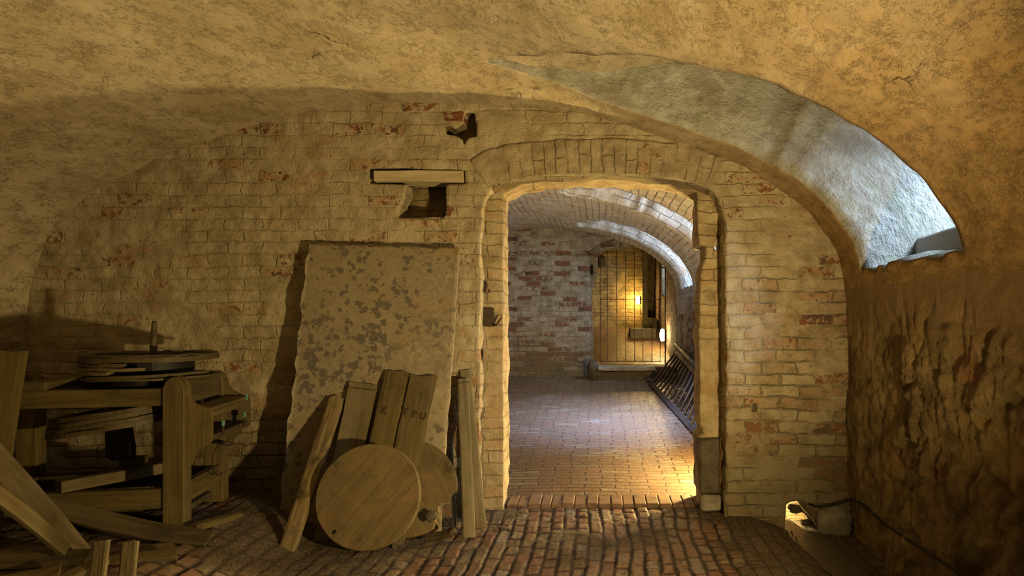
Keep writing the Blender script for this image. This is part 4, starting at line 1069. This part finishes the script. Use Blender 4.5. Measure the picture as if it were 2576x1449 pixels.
# far room timbers
pst = box('timber_post', M['wood_yellow'], XY(1617, 12.3), XY(1629, 12.3), 12.25, 12.40, 1.0, 2.79, bevel=.006); tag(pst, 'square timber post rising right of the far lamp', 'post')
bn = box('stone_block', M['stone_dark'], XY(1583, 12.0), XY(1648, 12.0), 11.75, 12.3, .85, ZY(826, 11.8), bevel=.01, jitter=.01, sub=3); tag(bn, 'low dark stone block on the far room floor below the timber post', 'block')
bn = box('stone_block', M['stone_dark'], XY(1630, 12.5), XY(1652, 12.5), 12.42, 12.8, 1.0, ZY(800, 12.5), bevel=.01, jitter=.01, sub=3); tag(bn, 'upright dark block standing behind the low one by the right wall', 'block')
bx = box('wall_box', M['wood_dark'], XY(1507, 12.5), XY(1524, 12.5), 12.48, 12.6, ZY(672, 12.5), ZY(648, 12.5), bevel=.004); tag(bx, 'small dark box mounted high on the far brick wall', 'box')
hk = tube('iron_hook', [P(1489, 690, 9.72), P(1489, 676, 9.70), P(1490, 666, 9.70)], [.018, .022, .012], M['black']); tag(hk, 'black iron hook on the left edge of the arched gate opening', 'hook')

# ================================================================== LIGHT
def light(name, kind, loc, energy, col, size=.05, rot=None, target=None, **k):
    d = bpy.data.lights.new(name, kind); d.energy = energy; d.color = col
    if kind in ('POINT', 'SPOT'): d.shadow_soft_size = size
    if kind == 'AREA': d.size = size
    for a, b in k.items(): setattr(d, a, b)
    o = bpy.data.objects.new(name, d); C.objects.link(o); o.location = loc
    if target is not None: o.rotation_euler = (Vector(target)-Vector(loc)).to_track_quat('-Z', 'Y').to_euler()
    return o
WARM = (1.0, .66, .24); FLOOR_BLUE = (.34, .48, 1.0); WARM2 = (1.0, .71, .29); DAY = (.62, .80, 1.0)
light('floor_lamp_right', 'SPOT', (1.15, 1.50, .56), 340, WARM2, .05, target=(-2.0, 4.0, 2.2), spot_size=math.radians(150), spot_blend=1.0)
light('uplight', 'SPOT', (-1.15, .05, .20), 50, (1.0, .71, .31), .06, target=(-1.15, .05, 3), spot_size=math.radians(121), spot_blend=.06)
light('rear_fill', 'AREA', (-.6, -2.6, 1.6), 1.5, (1.0, .68, .28), 1.6, target=(-.8, 4, 1.2))  # soft ambient fill added behind the camera, no real fitting
light('passage_lamp', 'POINT', (.99, 4.74, .29), 210, (1.0, .70, .26), .05)
light('shaft_daylight', 'AREA', (2.45, 3.15, 2.45), 13, DAY, .45, target=(1.75, 3.7, 1.55), spread=math.radians(85))
light('passage_daylight', 'AREA', (1.75, 4.7, 2.6), 14, DAY, .45, target=(.6, 4.7, 1.6))
light('passage_daylight', 'AREA', (1.60, 6.2, 2.45), 42, DAY, .55, target=(.0, 6.5, .2))
light('passage_daylight', 'AREA', (.78, 6.2, 2.50), 42, FLOOR_BLUE, .3, target=(.10, 6.75, .15), spread=math.radians(60))  # extra blue beam added to make the cool patch on the passage floor
light('passage_daylight', 'AREA', (1.65, 8.4, 2.50), 48, DAY, .8, target=(.2, 8.5, .3))
light('far_daylight', 'AREA', (1.95, 10.9, 2.3), 30, DAY, .35, target=(1.25, 11.75, 1.95))
light('passage_ambient', 'AREA', (-1.8, 6.2, 2.0), 6, (.8, .85, 1.0), 1.2, target=(-.2, 8.8, 1.0))

w = bpy.data.worlds.new('World'); bpy.context.scene.world = w; w.use_nodes = True
w.node_tree.nodes['Background'].inputs[0].default_value = (.5, .6, .8, 1); w.node_tree.nodes['Background'].inputs[1].default_value = .0

cam = bpy.data.cameras.new('Camera'); co_ = bpy.data.objects.new('Camera', cam); C.objects.link(co_)
co_.location = (0, 0, CAMZ); co_.rotation_euler = (math.pi/2, 0, 0)
cam.sensor_width = 36; cam.lens = F/2576*36; cam.shift_x = -(CX-1288)/2576; cam.shift_y = (HY-724.5)/2576; cam.clip_start = .05
s = bpy.context.scene; s.camera = co_
s.view_settings.view_transform = 'Standard'; s.view_settings.look = 'None'; s.view_settings.exposure = 0.0; s.view_settings.gamma = 1
s.view_settings.use_curve_mapping = False
s.cycles.use_denoising = True; s.cycles.max_bounces = 8; s.cycles.diffuse_bounces = 3; s.cycles.sample_clamp_indirect = 4
